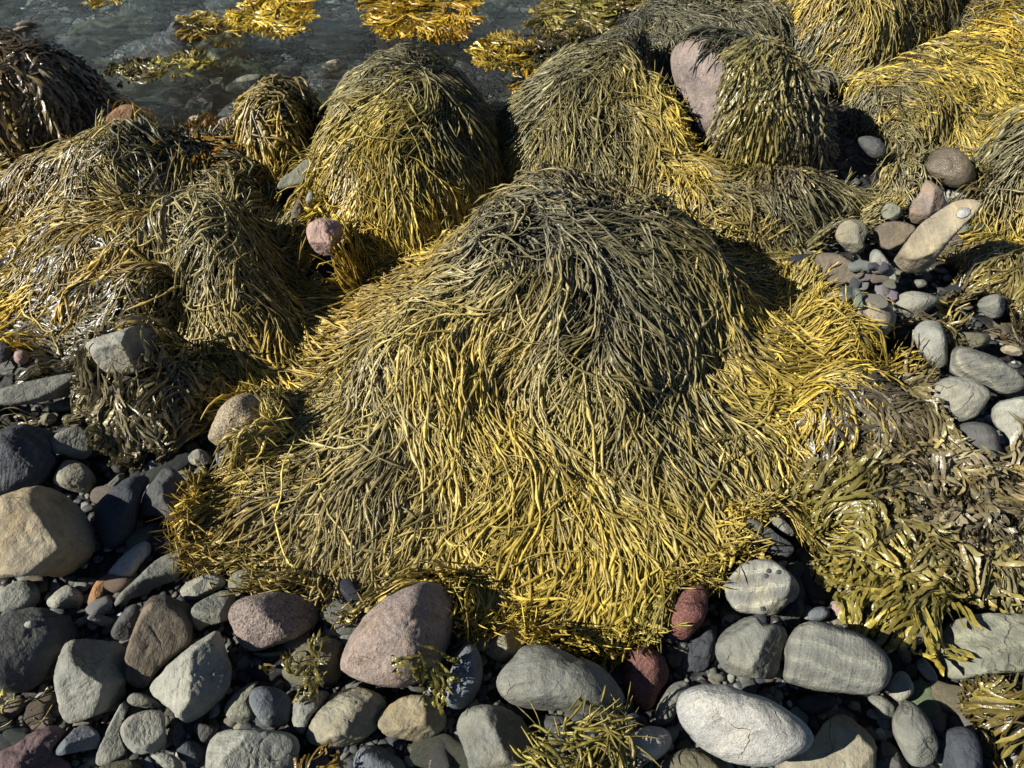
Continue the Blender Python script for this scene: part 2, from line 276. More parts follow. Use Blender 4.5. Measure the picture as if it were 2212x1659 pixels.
# region, outline, colour, name, label, options: k facets, a angular, t thickness, l lift, f explicit facets (u,v,w,frac), plus material knobs
ROCKS = [
('bl', "-60,-50 120,-110 290,-135 430,-75 560,50 620,180 625,270 540,380 430,465 250,440 100,450 -60,470", 'tn', 'boulder', "big blocky tan boulder with a sharp upright ridge, beside the dark striated boulder", dict(a=1, f=[(.9, -.1, .45, .50), (-.35, .2, .9, .62), (-.1, -.85, .4, .66), (.3, .7, .6, .8)], l=.03, stain=.8, bands=.3, t=1.0)),
('bl', "-30,560 60,490 170,460 235,490 260,560 240,640 100,690 20,680 -30,640", 'lg', 'cobble', "pale grey cobble below the blocky tan boulder, at the very edge of the stones", dict(k=3)),
('bl', "290,600 330,560 410,495 470,510 530,560 530,620 470,650 380,655 300,640", 'lg', 'cobble', "small pale peaked stone in the dark gap below the blocky tan boulder", dict(k=4)),
('bl', "600,480 660,440 680,500 640,600 640,640 590,680 560,650 550,600", 'ora', 'stone_shard', "small orange brown shard standing in the gap under the blocky boulder", dict(a=1, k=5)),
('bl', "-120,760 0,690 130,645 250,640 370,670 470,740 520,830 500,900 380,930 330,1020 270,1120 120,1190 0,1180 -100,1100", 'dg', 'boulder', "large smooth dark slate grey boulder with a tiny snail shell on it", dict(k=2, f=[(.8, -.3, .5, .8)], speckle=.3, t=.8, stain=.4)),
('bl', "340,1050 370,930 420,845 500,835 640,845 760,850 815,900 820,1000 800,1150 810,1200 740,1260 620,1330 450,1395 380,1330 345,1180", 'lg', 'rock', "split pale rock with a lit left face and a dark scored right face", dict(a=1, f=[(.85, .1, .5, .42), (-.6, 0, .8, .62), (.1, -.8, .5, .72), (.1, .8, .45, .84)], l=.01, stain=.4)),
('bl', "510,700 620,685 720,710 740,740 710,780 600,750 520,720", 'g', 'slate_flake', "thin grey slate flake in shade beside the smooth dark boulder", dict(a=1, k=3)),
('bl', "700,790 760,690 830,620 890,620 880,700 840,800 830,870 740,850 700,830", 'dg', 'cobble', "dark oval stone wedged against the left edge of the brown slab", dict(k=3, bands=.4)),
('bl', "930,580 1010,550 1080,570 1200,620 1230,650 1225,780 1215,880 1100,950 960,1090 930,1160 830,1155 780,1090 775,1000 820,850 870,720", 'br', 'flat_rock', "brown tapering slab with a dark top end", dict(a=1, f=[(0, 0, 1, .55), (-.7, 0, .7, .8), (.1, .6, .7, .8)], stain=.5, dark_band=.7, dark_from=.055, l=.01, bands=.35)),
('bl', "1340,790 1380,770 1410,820 1440,920 1465,1010 1470,1100 1440,1190 1340,1290 1230,1370 1170,1380 1080,1300 970,1215 935,1170 960,1110 1080,990 1200,890", 'lg', 'rock', "pale triangular rock with a knobbly broken face", dict(a=1, f=[(-.55, .45, .7, .55), (.2, -.2, .95, .66), (.75, 0, .5, .75), (-.2, -.8, .5, .72)], l=.03, rough=1.5)),
('bl', "710,640 740,570 830,490 900,420 1000,330 1130,270 1190,260 1185,400 1120,470 1000,510 920,560 800,600 740,645", 'g', 'rock', "long grey stone pointing out from under the weed fringe, half in shade", dict(a=1, f=[(-.3, -.6, .7, .6), (.3, .6, .7, .6)])),
('bl', "670,440 720,370 800,290 900,205 970,230 960,300 900,360 860,420 800,490 700,490", 'wg', 'quartz_rock', "white speckled quartz stone behind the long grey pointed stone", dict(k=4, rough=2.)),
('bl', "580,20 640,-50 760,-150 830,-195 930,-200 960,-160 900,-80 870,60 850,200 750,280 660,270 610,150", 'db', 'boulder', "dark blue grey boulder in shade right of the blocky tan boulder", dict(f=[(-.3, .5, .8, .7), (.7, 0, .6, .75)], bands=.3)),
('bl', "870,60 890,-40 980,-180 1030,-245 1110,-245 1190,-150 1200,-60 1160,40 1120,120 1060,130 1000,60 930,70", 'dg', 'rock', "angular dark grey rock beside the tip of the weed skirt", dict(a=1, f=[(-.8, .1, .6, .55), (.5, 0, .8, .65), (0, .8, .6, .8)])),
('bl', "1030,60 1080,30 1150,60 1140,160 1090,175 1040,110", 'g', 'rock', "small jagged grey chunk under the weed tip", dict(a=1, k=5)),
('bl', "325,-145 360,-230 410,-300 500,-285 570,-240 615,-170 600,-100 550,-65 440,-95", 'yl', 'cobble', "pale yellowish squarish stone behind the blocky tan boulder", dict(k=3, f=[(.3, .7, .6, .75)], stain=.3)),
('ml', "-80,1150 50,1090 150,1070 250,1090 370,1130 390,1180 330,1230 390,1310 340,1400 250,1470 100,1510 0,1530 -80,1530", 'db', 'boulder', "dark blue grey boulder with deep parallel grooves", dict(f=[(.6, .2, .7, .75)], bands=1., rough=1.6, wet=.35, l=.02)),
('ml', "290,1200 330,1150 420,1100 500,1080 560,1120 590,1200 580,1280 500,1310 400,1270 310,1260", 'g', 'flat_stone', "flat mid grey stone lying under the brown weed patch", dict(f=[(0, .1, 1, .6)], bands=.5, l=.03)),
('ml', "-60,870 40,840 200,800 450,750 600,730 640,760 600,850 450,900 300,930 150,960 20,960 -60,940", 'g', 'flat_rock', "long grey slab with a shaded right end lying below the brown weed", dict(f=[(0, .6, .8, .6), (.1, -.7, .6, .7)], grain=.3, l=.03)),
('ml', "300,960 380,920 460,910 520,930 480,980 380,1000 320,995", 'g', 'flat_stone', "small thin grey stone just under the long grey slab", dict(k=2, bands=.5)),
('ml', "530,570 600,530 760,480 880,445 960,470 1000,510 1020,600 980,700 870,760 760,770 640,740 580,650 540,600", 'lg', 'rock', "cube shaped rock with one bright face and one black shaded face, ringed by weed", dict(a=1, f=[(-.55, -.25, .8, .6), (.85, -.2, .5, .36), (-.1, .8, .5, .72)], l=.15, t=1.0, stain=.5)),
('ml', "1310,1150 1350,1050 1400,960 1490,890 1600,870 1700,930 1740,1030 1700,1110 1600,1180 1500,1225 1400,1235 1330,1190", 'tn', 'granite_cobble', "round coarse grained tan granite cobble beside the brown weed patch", dict(k=3, grain=1., speckle=.6, l=.04, rough=1.6, t=.95)),
('ml', "240,1040 290,1000 350,1010 370,1050 320,1090 260,1085", 'yl', 'flat_stone', "small yellow grey stone behind the grooved dark boulder", dict(k=2)),
('ml', "400,1080 430,1020 490,1010 495,1070 430,1110", 'bg', 'flat_stone', "small blue grey stone at the edge of the brown weed patch", dict(k=2)),
('ml', "1175,1300 1230,1230 1300,1240 1350,1300 1330,1340 1230,1345", 'lg', 'rock', "small pale wedge striped with bands, below the granite cobble", dict(a=1, k=3, bands=1.)),
('ml', "1350,1260 1400,1250 1450,1310 1440,1380 1390,1370", 'bg', 'flat_stone', "small bluish flake beside the pale striped wedge", dict(a=1, k=3)),
('ml', "930,1310 980,1300 1030,1330 1010,1390 950,1400", 'bg', 'flat_stone', "small bluish block against the angular dark rock", dict(a=1, k=3)),
('ml', "620,1360 670,1320 720,1340 710,1385 640,1390", 'db', 'cobble', "small dark stone in the deep gap right of the yellowish squarish stone", dict(k=2)),
('ml', "600,1520 700,1440 760,1380 800,1420 760,1480 680,1560 600,1580", 'g', 'rock', "narrow grey stone in the gap behind the dark blue grey boulder", dict(a=1, k=3)),
('ml', "80,640 120,600 180,620 190,670 150,705 100,695", 'ppk', 'cobble', "small round pink cobble under brown weed by the long slab", dict(k=1, grain=.5, l=.04)),
('ml', "-40,560 40,550 80,600 60,680 -40,700", 'dg', 'cobble', "dark stone beside the small pink cobble under the weed", dict(k=2, l=.03)),
('bl', "1130,530 1200,470 1300,430 1420,430 1440,500 1330,560 1240,610 1150,580", 'lg', 'flat_stone', "pale flat stone under the drooping weed tips, behind the faceted dark chunk", dict(k=3, f=[(0, 0, 1, .7)])),
('bl', "1440,470 1480,410 1560,400 1640,440 1610,520 1520,560 1445,540", 'gg', 'rock', "greenish stone directly under the hanging weed above the pink grey cobble", dict(a=1, k=4)),
('bl', "1190,690 1220,630 1300,580 1440,520 1500,560 1480,640 1460,720 1380,750 1300,760 1270,800 1220,770", 'g', 'rock', "grey chunk with a dark chipped top face beside the pink grey cobble", dict(a=1, f=[(-.6, -.4, .6, .6), (.3, .5, .8, .55), (.6, -.5, .5, .7)], l=.02)),
('bl', "1440,690 1470,620 1530,580 1640,560 1700,545 1850,545 1990,580 2050,660 2020,740 1900,830 1750,880 1640,920 1550,915 1500,850 1470,780", 'pk', 'granite_boulder', "pink grey rounded boulder with a crack between its lit end and dark end", dict(f=[(.7, .1, .7, .52), (-.5, -.2, .8, .75)], grain=.8, speckle=.5, l=.02, rough=1.3, t=.9)),
('bl', "1770,1050 1830,950 1900,880 2010,830 2110,820 2180,870 2190,1000 2170,1090 2080,1150 1950,1160 1850,1130 1790,1090", 'og', 'rock', "dark olive rock dotted with scraps of brown weed", dict(a=1, k=5, stain=.8)),
('bl', "1565,1230 1590,1160 1660,1135 1760,1150 1840,1210 1860,1290 1830,1380 1760,1410 1680,1400 1620,1340", 'bg', 'cobble', "smooth rounded blue grey speckled cobble", dict(k=1, speckle=.8, rough=.5, l=.03)),
('bl', "1410,1270 1470,1200 1560,1130 1620,1105 1650,1110 1600,1160 1570,1230 1610,1290 1620,1370 1520,1385 1430,1340", 'gg', 'cobble', "grey green stone with rounded hollows behind the blue grey cobble", dict(k=3, rough=1.8)),
('bl', "1830,1290 1870,1210 1950,1170 2060,1165 2095,1190 2040,1270 1960,1340 1930,1440 1890,1455 1850,1380", 'lg', 'cobble', "pale wrinkled stone between the blue grey cobble and the olive boulder", dict(a=1, k=4, bands=.5, l=.03)),
('bl', "1925,1470 1950,1390 2020,1280 2110,1190 2203,1150 2250,1140 2350,1155 2430,1210 2465,1270 2440,1340 2390,1410 2300,1490 2200,1530 2080,1545 1980,1520", 'yl', 'rock', "yellowish rounded rock with a dark vertical notch in its lower side", dict(k=4, f=[(.6, -.4, .7, .75)], stain=.9, rough=1.3, l=.02)),
('bl', "320,1575 380,1500 490,1390 560,1380 640,1450 640,1530 560,1545 430,1570 350,1590", 'bg', 'rock', "blue grey three sided stone leaning on the purple rock", dict(a=1, f=[(-.3, -.5, .8, .55), (.5, .4, .7, .55)], l=.03)),
('bl', "-40,1560 80,1520 200,1430 330,1385 400,1400 430,1440 330,1550 420,1600 500,1700 0,1760 -60,1760", 'pu', 'rock', "rough dark purple rock in the bottom corner of the shore", dict(k=5, rough=2., t=.8)),
('bl', "600,1600 640,1480 720,1330 780,1220 820,1240 850,1300 790,1350 750,1420 790,1530 810,1560 790,1610 700,1640 610,1650", 'lg', 'flat_stone', "long pale stone sloping behind the rounded square stone", dict(k=2, f=[(0, 0, 1, .6)], stain=.3)),
('bl', "745,1420 790,1350 880,1300 980,1285 1040,1300 1050,1400 1060,1530 990,1560 860,1580 790,1520", 'lg', 'cobble', "rounded square pale grey stone with a slanting front edge", dict(a=1, f=[(0, .1, 1, .62), (-.2, -.8, .5, .74)], l=.035, speckle=.3)),
('bl', "800,1220 840,1175 920,1190 1000,1240 1030,1270 960,1285 860,1270 810,1250", 'g', 'cobble', "small oval grey stone below the tip of the brown slab", dict(k=1, l=.02, stain=.5)),
('bl', "1090,1440 1110,1380 1150,1365 1180,1410 1175,1480 1130,1520 1100,1530", 'bg', 'cobble', "narrow blue grey stone right of the rounded square stone", dict(k=2)),
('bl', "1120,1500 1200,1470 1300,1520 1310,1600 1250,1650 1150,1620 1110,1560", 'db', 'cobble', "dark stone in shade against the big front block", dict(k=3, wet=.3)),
('bl', "1225,1400 1230,1370 1330,1380 1400,1420 1340,1480 1300,1515 1250,1470", 'dg', 'cobble', "dark bent stone above the big front block", dict(k=3, l=.01)),
('bl', "1295,1640 1310,1500 1360,1440 1440,1410 1580,1405 1740,1415 1860,1445 1900,1500 1890,1600 1860,1740 1300,1760", 'lg', 'rock', "broad pale block with a dark band along its top", dict(a=1, f=[(0, -.2, 1, .6), (-.8, 0, .5, .8), (0, .75, .6, .72)], dark_band=.8, dark_from=.055, l=.03, t=.9)),
('bl', "600,1655 740,1610 870,1605 920,1640 900,1760 600,1760", 'og', 'cobble', "olive grey stone cut off at the bottom below the long pale stone", dict(k=2)),
('bl', "940,1580 1010,1555 1090,1570 1150,1620 1165,1665 1090,1690 1020,1650 1000,1620", 'lg', 'rock', "small lumpy pale stone below the rounded square stone", dict(a=1, k=5, rough=2., l=.02)),
('bl', "1580,925 1680,930 1810,910 1810,950 1700,970 1620,950", 'gg', 'slate_flake', "pale green slate flake under the pink grey boulder", dict(a=1, k=3)),
('bl', "2050,730 2110,690 2180,720 2180,760 2090,770", 'g', 'cobble', "small grey stone under weed tips, upper one of two beside the pink brown boulder", dict(k=1)),
('bl', "2035,790 2100,770 2170,800 2160,840 2080,830", 'bg', 'cobble', "small bluish stone, lower one of two beside the pink brown boulder", dict(k=1)),
('bm', "-10,980 40,850 120,740 230,620 340,540 480,490 560,470 660,490 730,560 745,650 720,800 680,930 620,1020 520,1110 340,1155 180,1130 60,1080 0,1040", 'pk', 'granite_boulder', "large pink brown granite boulder at the foot of the weed skirt", dict(k=3, f=[(.72, .1, .6, .62), (-.5, -.3, .8, .8), (-.2, .7, .7, .8)], speckle=.5, grain=.35, stain=.6, rough=1.7, l=.04, t=.9, u=-.1)),
('bm', "660,1200 690,1080 720,960 780,870 850,870 890,940 910,1060 880,1180 810,1270 740,1300 670,1270", 'bg', 'cobble', "tall smooth blue grey cobble right of the pink brown boulder", dict(k=1, speckle=.9, rough=.5, l=.03)),
('bm', "770,860 830,845 880,880 860,910 780,890", 'db', 'pebble', "shiny black pebble touching the top of the tall blue grey cobble", dict(k=1, wet=.9)),
('bm', "885,900 960,840 1060,775 1150,780 1190,860 1130,940 1050,1010 960,970 900,930", 'yl', 'rock', "olive tan wedge behind the big grey oval stone", dict(a=1, f=[(.6, .2, .7, .6), (-.3, -.5, .8, .75)], stain=.5)),
('bm', "980,1130 1010,1050 1080,980 1150,890 1260,875 1380,900 1480,970 1580,975 1680,1040 1770,1130 1815,1210 1790,1290 1700,1345 1600,1350 1470,1320 1350,1300 1200,1290 1090,1270 1020,1210", 'g', 'boulder', "big grey lumpy oval stone below the weed, with purplish patches", dict(k=2, speckle=.5, bands=.25, l=.05, t=1.)),
('bm', "220,1370 270,1290 380,1210 480,1185 570,1200 640,1260 685,1340 670,1420 600,1470 510,1505 400,1480 280,1460", 'yl', 'rock', "tan faceted layered stone below the pink brown boulder", dict(a=1, f=[(-.2, .35, .9, .6), (.65, -.3, .65, .7), (-.2, -.75, .5, .68)], stain=.9, bands=.4, l=.02)),
('bm', "730,1380 780,1290 900,1250 1010,1260 1110,1300 1190,1380 1210,1500 1180,1620 1150,1760 830,1760 790,1550 745,1460", 'g', 'rock', "grey wedge shaped rock with a shaded upper end behind the green tuft", dict(a=1, f=[(.6, .25, .7, .6), (-.3, -.1, .95, .66)], stain=.6, l=.01)),
('bm', "80,1600 120,1530 200,1510 290,1525 380,1590 420,1650 430,1760 80,1760", 'bg', 'cobble', "smooth blue grey stone cut off at the bottom beside a brown weed tuft", dict(k=1, speckle=.5)),
('bm', "415,1510 480,1500 560,1510 545,1600 500,1620 440,1570", 'og', 'cobble', "small shiny olive stone under the layered tan stone", dict(a=1, k=3, wet=.6)),
('bm', "575,1620 640,1600 700,1650 680,1700 590,1680", 'wg', 'pebble', "white pebble lowest in the dark gap below the tall blue grey cobble", dict(k=2, a=1)),
('bm', "640,1590 665,1540 695,1580 680,1610", 'wg', 'pebble', "small white pebble in the gap just above the lowest white pebble", dict(k=2, a=1)),
('bm', "735,1570 780,1550 815,1600 800,1660 745,1650", 'dg', 'pebble', "dark grey pebble beside the grey wedge rock", dict(k=2)),
('bm', "560,1110 600,1050 680,1010 695,1030 640,1080 600,1130 570,1130", 'wg', 'stone_shard', "pale curved sliver between the pink brown boulder and the blue grey cobble", dict(k=1)),
('bm', "615,1130 670,1090 665,1170 625,1160", 'bg', 'pebble', "pale bluish pebble under the pale curved sliver", dict(k=1)),
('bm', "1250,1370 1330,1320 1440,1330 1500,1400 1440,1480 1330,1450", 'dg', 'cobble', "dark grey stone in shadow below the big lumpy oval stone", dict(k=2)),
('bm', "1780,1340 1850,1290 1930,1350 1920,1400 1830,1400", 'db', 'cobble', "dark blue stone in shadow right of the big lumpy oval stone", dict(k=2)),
('bm', "1760,1550 1800,1480 1900,1400 1990,1390 2070,1410 2110,1470 2090,1540 2010,1610 1950,1620 1880,1590", 'wg', 'cobble', "pale cream oval cobble right of the branching green tuft", dict(k=2, stain=.7, l=.03)),
('br', "-145,1350 -105,1230 -35,1130 35,1100 90,1120 90,1200 20,1240 0,1330 -60,1390 -130,1390", 'g', 'rock', "grey stone leaning behind the left end of the big white oval stone", dict(k=3)),
('br', "-140,1650 -40,1570 100,1520 220,1570 340,1650 340,1760 -140,1760", 'og', 'rock', "dark olive stone under the big white oval stone at the bottom edge", dict(k=3, stain=.4)),
('bm', "1750,1000 1800,920 1900,870 2000,900 2090,1020 2080,1100 2030,1200 1970,1300 1900,1300 1830,1200", 'rd', 'granite_rock', "dark red rock in shade below the drooping weed point", dict(k=4, grain=.6, f=[(.2, -.3, .9, .7)])),
('br', "-60,760 -20,620 60,520 160,480 210,560 200,700 120,800 60,860 0,840", 'rd', 'granite_boulder', "dark red granite boulder under the right corner of the weed skirt", dict(k=3, grain=.8, l=.05)),
('br', "300,500 350,430 410,370 480,335 590,330 650,360 710,410 770,470 795,530 760,600 690,640 640,700 540,690 400,680 330,620", 'lg', 'rock', "five sided pale striped stone dotted with small limpets", dict(a=1, f=[(-.05, -.05, 1, .5), (.7, -.2, .6, .72)], bands=1., stain=.5, l=.05)),
('br', "425,80 470,70 560,110 660,190 740,240 755,290 700,340 600,320 530,280 470,180", 'dg', 'rock', "dark grey curved wedge at the right edge of the weed skirt", dict(a=1, f=[(-.3, -.6, .7, .6), (.2, .5, .8, .6)], l=.05)),
('br', "560,20 640,40 710,110 755,170 740,205 660,170 600,110", 'g', 'rock', "narrow grey stone between the curved wedge and the green leafy weed", dict(k=2, l=.05)),
('br', "245,910 270,820 330,760 420,710 500,690 560,750 640,745 700,780 710,830 670,930 660,1020 630,1105 560,1100 440,1085 350,1080 290,1030 255,970", 'g', 'rock', "grey heart shaped stone with a dark band across its top", dict(f=[(.8, .1, .5, .6), (-.2, -.1, 1, .68), (0, -.85, .4, .78)], k=1, dark_band=.55, dark_from=.05, speckle=.5, l=.05, stain=.3, t=.95)),
('br', "665,1110 690,1000 690,890 730,790 800,740 890,728 1010,760 1130,800 1240,850 1330,930 1375,1030 1350,1130 1290,1190 1200,1200 1040,1185 890,1170 760,1140", 'g', 'boulder', "big smooth grey oval boulder with faint slanting veins", dict(f=[(-.1, .1, 1, .72)], bands=.7, speckle=.6, l=.07, t=.9, u=.06)),
('br', "0,1260 20,1200 80,1150 170,1125 330,1130 420,1170 560,1210 680,1270 790,1350 860,1430 870,1490 840,1540 760,1590 640,1640 480,1658 320,1630 180,1550 80,1450 20,1360", 'wg', 'boulder', "big whitish oval stone, the brightest one at the bottom", dict(k=0, f=[(.1, -.5, .85, .78)], speckle=.8, bands=.15, l=.10, t=.95, rough=.8)),
('br', "620,1640 760,1560 870,1480 950,1350 1060,1300 1130,1350 1230,1440 1280,1510 1270,1600 1250,1760 640,1760", 'yl', 'rock', "broad flat tan grey rock lying under the white oval stone", dict(f=[(0, .05, 1, .5), (.7, .2, .6, .74)], stain=.6, rough=1.2)),
('br', "1285,1480 1340,1480 1410,1540 1450,1620 1450,1760 1270,1760", 'dg', 'rock', "dark grey stone between the flat tan rock and the tall grey oval", dict(k=2)),
('br', "1360,1400 1380,1310 1430,1240 1490,1230 1560,1290 1620,1380 1665,1500 1660,1590 1610,1640 1500,1660 1450,1600 1400,1500", 'g', 'cobble', "tall smooth grey oval stone near the bottom right", dict(k=1, speckle=.2, rough=.6, l=.05)),
('br', "1335,1160 1370,1080 1420,1035 1470,1060 1510,1140 1500,1200 1420,1255 1360,1210", 'lg', 'cobble', "pale grey green egg shaped cobble right of the big veined boulder", dict(k=1, speckle=.3, l=.04)),
('br', "1195,1210 1270,1190 1350,1220 1400,1290 1370,1360 1310,1360 1250,1280", 'g', 'cobble', "grey tapered stone under the egg shaped cobble", dict(k=2)),
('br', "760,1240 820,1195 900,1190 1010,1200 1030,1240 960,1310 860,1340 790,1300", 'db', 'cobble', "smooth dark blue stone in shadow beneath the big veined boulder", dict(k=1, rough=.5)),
('br', "1510,1000 1560,950 1620,1010 1665,1100 1640,1130 1570,1090", 'lg', 'rock', "pale grey wedge beside the greenish slab", dict(a=1, f=[(0, 0, 1, .55)], l=.03)),
('br', "1690,1440 1740,1400 1830,1390 1900,1430 1940,1550 1950,1760 1680,1760", 'db', 'boulder', "dark blue grey boulder with a vertical crack in the shaded bottom right corner", dict(k=2, l=.03)),
('br', "1600,900 1680,800 1740,730 1900,680 2100,670 2260,700 2300,900 2250,1060 2050,1060 1900,1090 1740,1110 1650,1020", 'gg', 'boulder', "broad grey green ledge with dark green algae spots at the right side", dict(a=1, f=[(-.2, .3, .95, .5), (-.3, -.5, .8, .6), (.4, .1, .9, .66)], bands=.5, stain=.3, l=.02, rough=1.4, t=.7)),
('br', "830,390 920,340 1060,380 1250,430 1450,560 1650,720 1600,860 1480,900 1420,870 1290,760 1150,640 1050,560 920,480", 'yl', 'boulder', "pale fractured slab showing under the glossy green leafy weed", dict(a=1, f=[(-.2, .1, 1, .45), (-.4, -.6, .7, .65)], bands=.5, stain=.5, rough=1.8, t=.8)),
('br', "830,560 870,490 920,495 925,540 880,590 840,590", 'lg', 'pebble', "small pale block beside the pale fractured slab", dict(a=1, k=3)),
('br', "830,690 860,650 930,630 980,660 975,710 900,730 840,730", 'bg', 'cobble', "light blue grey cobble above the big veined boulder", dict(k=1, l=.02)),
('br', "980,630 1010,600 1060,640 1050,700 1000,700", 'ppk', 'pebble', "pinkish white pebble next to the light blue grey cobble", dict(k=1, grain=.3, l=.02)),
('br', "650,700 740,600 800,560 820,640 790,720 700,740", 'dg', 'rock', "dark striped stone behind the five sided limpet stone", dict(bands=.8, k=2)),
('br', "280,720 330,660 400,680 410,710 350,750 300,770", 'lg', 'rock', "small pale chipped stone between the limpet stone and the heart shaped stone", dict(a=1, k=4)),
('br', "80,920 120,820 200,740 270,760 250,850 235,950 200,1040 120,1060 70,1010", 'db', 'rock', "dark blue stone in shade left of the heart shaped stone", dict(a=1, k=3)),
('br', "1515,1170 1560,1160 1580,1200 1550,1230 1515,1210", 'g', 'pebble', "small round grey pebble right of the egg shaped cobble", dict(k=0)),
('br', "1625,1230 1670,1210 1710,1270 1700,1310 1650,1290", 'dg', 'pebble', "dark oval pebble between the tall grey oval and the brown weed", dict(k=0)),
('br', "1525,1060 1570,1100 1610,1200 1590,1230 1550,1150", 'ora', 'stone_shard', "thin reddish shard below the pale grey wedge", dict(a=1, k=2)),
('br', "1385,870 1420,850 1480,910 1500,1000 1430,1010 1400,940", 'tn', 'rock', "beige slab edge under the hanging tip of leafy weed", dict(a=1, k=3)),
('mr', "880,310 940,250 1040,228 1150,245 1290,300 1380,350 1405,410 1380,480 1300,555 1200,540 1110,480 1020,400 920,340", 'tn', 'boulder', "long pale tan stone with an ochre right end beside the weed skirt", dict(k=2, f=[(0, .2, 1, .66), (-.2, -.8, .5, .7)], stain=1., l=.09, t=.95)),
('mr', "1370,300 1410,250 1500,230 1620,255 1680,290 1640,330 1570,380 1580,410 1480,420 1400,360", 'lg', 'cobble', "pale grey stone just behind the long tan stone", dict(k=4, l=.04)),
('mr', "1495,490 1540,430 1620,410 1680,440 1715,520 1720,620 1725,690 1680,730 1610,710 1550,630 1510,560", 'lg', 'cobble', "smooth light grey bean shaped stone", dict(k=1, f=[(-.3, 0, 1, .75)], l=.07, rough=.6)),
('mr', "1725,740 1745,620 1780,575 1880,600 2000,640 2110,700 2203,780 2230,830 2170,880 2060,895 1960,850 1850,800 1760,770", 'g', 'boulder', "long grey stone with swirling pale bands, right of the bean shaped stone", dict(k=1, bands=1., l=.08, rough=.6)),
('mr', "1570,960 1600,870 1660,800 1750,770 1860,775 1960,830 2005,890 1960,950 1930,1000 1880,1050 1760,1080 1650,1050 1590,1010", 'lg', 'boulder', "light grey rounded stone with a rough yellowish lower edge", dict(k=2, f=[(0, .1, 1, .7), (0, -.8, .5, .74)], speckle=.4, stain=.4, l=.06)),
('mr', "1980,1000 2040,930 2100,920 2230,890 2300,950 2300,1200 2200,1245 2110,1250 2070,1140 2010,1080", 'lg', 'boulder', "pale speckled stone at the right edge above the dark smooth stone", dict(a=1, f=[(0, 0, 1, .6), (-.6, -.3, .7, .8)], speckle=.6, stain=.2, l=.06)),
('mr', "1700,1150 1760,1090 1850,1060 1950,1065 2030,1110 2060,1200 2075,1380 2020,1400 1880,1380 1780,1300", 'dg', 'boulder', "smooth dark slate stone with faint chalky marks beside the brown weed", dict(k=0, f=[(-.1, -.3, .95, .7)], rough=.5, l=.05, bands=.3)),
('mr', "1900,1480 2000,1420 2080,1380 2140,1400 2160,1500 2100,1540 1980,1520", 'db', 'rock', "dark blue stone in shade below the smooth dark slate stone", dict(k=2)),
('mr', "2090,1330 2130,1290 2250,1280 2280,1380 2200,1400 2110,1380", 'g', 'rock', "wet grey stone at the right edge below the pale speckled stone", dict(a=1, k=3, wet=.8)),
('mr', "870,50 900,-10 1020,-10 1120,50 1200,120 1190,160 1100,190 1000,215 930,150", 'br', 'flat_rock', "brown grey flat slab at the edge of the weed, beside small bluish pebbles", dict(a=1, f=[(0, .2, 1, .5)], stain=.2, l=.04)),
('mr', "1215,20 1250,-40 1300,-20 1350,50 1400,130 1395,200 1340,230 1290,200 1240,110", 'lg', 'rock', "upright pale green grey wedge between slabs", dict(a=1, f=[(.2, .1, 1, .6), (-.6, 0, .8, .75)], l=.07, stain=.3)),
('tr', "1365,1660 1470,1510 1540,1420 1650,1340 1800,1250 1950,1270 1930,1320 1800,1450 1700,1570 1620,1680 1540,1740 1450,1730 1370,1690", 'tn', 'flat_rock', "long tilted tan grey slab with a white limpet on it", dict(a=1, f=[(-.25, .3, .9, .45), (.6, -.6, .5, .72)], stain=.3, bands=.4, l=.09, t=.8)),
('tr', "1470,1400 1480,1290 1540,1230 1560,1160 1600,1130 1680,1190 1710,1260 1700,1310 1600,1380 1540,1430", 'pk', 'rock', "purple and orange tinted rock above the long tilted slab", dict(a=1, f=[(.7, .1, .6, .66), (-.2, -.1, 1, .7)], stain=1., l=.06)),
('tr', "1550,1060 1600,980 1670,930 1740,925 1830,970 1890,1060 1910,1130 1860,1180 1790,1195 1680,1165 1590,1110", 'br', 'boulder', "wet shiny brown boulder in a hollow among the weeds", dict(k=1, wet=1., rough=.35, l=.07, f=[(0, .6, .8, .8)])),
('tr', "1680,1200 1800,1195 1890,1210 1850,1250 1780,1280 1730,1300 1690,1250", 'wg', 'rock', "pale lumpy stone under the wet brown boulder", dict(k=4, rough=2.5, stain=.3)),
('tr', "1000,1480 1050,1400 1130,1380 1210,1420 1225,1470 1190,1520 1200,1590 1140,1620 1080,1590 1020,1530", 'yl', 'rock', "yellow tan faceted rock at the upper end of the stony patch", dict(a=1, f=[(-.2, .2, .9, .6), (.6, .4, .6, .66), (.1, -.7, .6, .7)], stain=.6, l=.06)),
('tr', "1290,1350 1320,1290 1370,1280 1440,1320 1430,1370 1390,1400 1310,1390", 'gg', 'rock', "small olive block above the grey purple stone", dict(a=1, f=[(0, .1, 1, .6), (.6, -.4, .6, .7)], l=.05)),
('tr', "1240,1480 1290,1410 1400,1395 1500,1420 1530,1450 1470,1500 1450,1570 1350,1590 1280,1560", 'br', 'rock', "flat grey purple stone beside the yellow tan rock", dict(a=1, f=[(0, .1, 1, .5)], l=.05)),
('tr', "1140,870 1230,855 1310,890 1340,960 1300,1010 1230,1000 1170,930", 'dg', 'cobble', "round dark grey cobble half buried in drooping weed", dict(k=0, l=.10, wet=.2)),
('tr', "880,530 920,480 980,490 990,540 930,580", 'br', 'rock', "small brown rock in the shaded hollow right of the pink boulder", dict(k=2, l=.05)),
('P', "1437,105 1482,80 1560,86 1680,135 1760,220 1790,320 1720,385 1620,360 1535,325 1490,270 1462,190", 'pk', 'granite_boulder', "tall bare pink grey boulder half covered by a cape of weed", dict(k=2, f=[(-.6, -.1, .8, .8), (.3, -.2, .9, .8)], speckle=.6, grain=.4, l=.0, t=.75, rough=1.3, grow=1)),
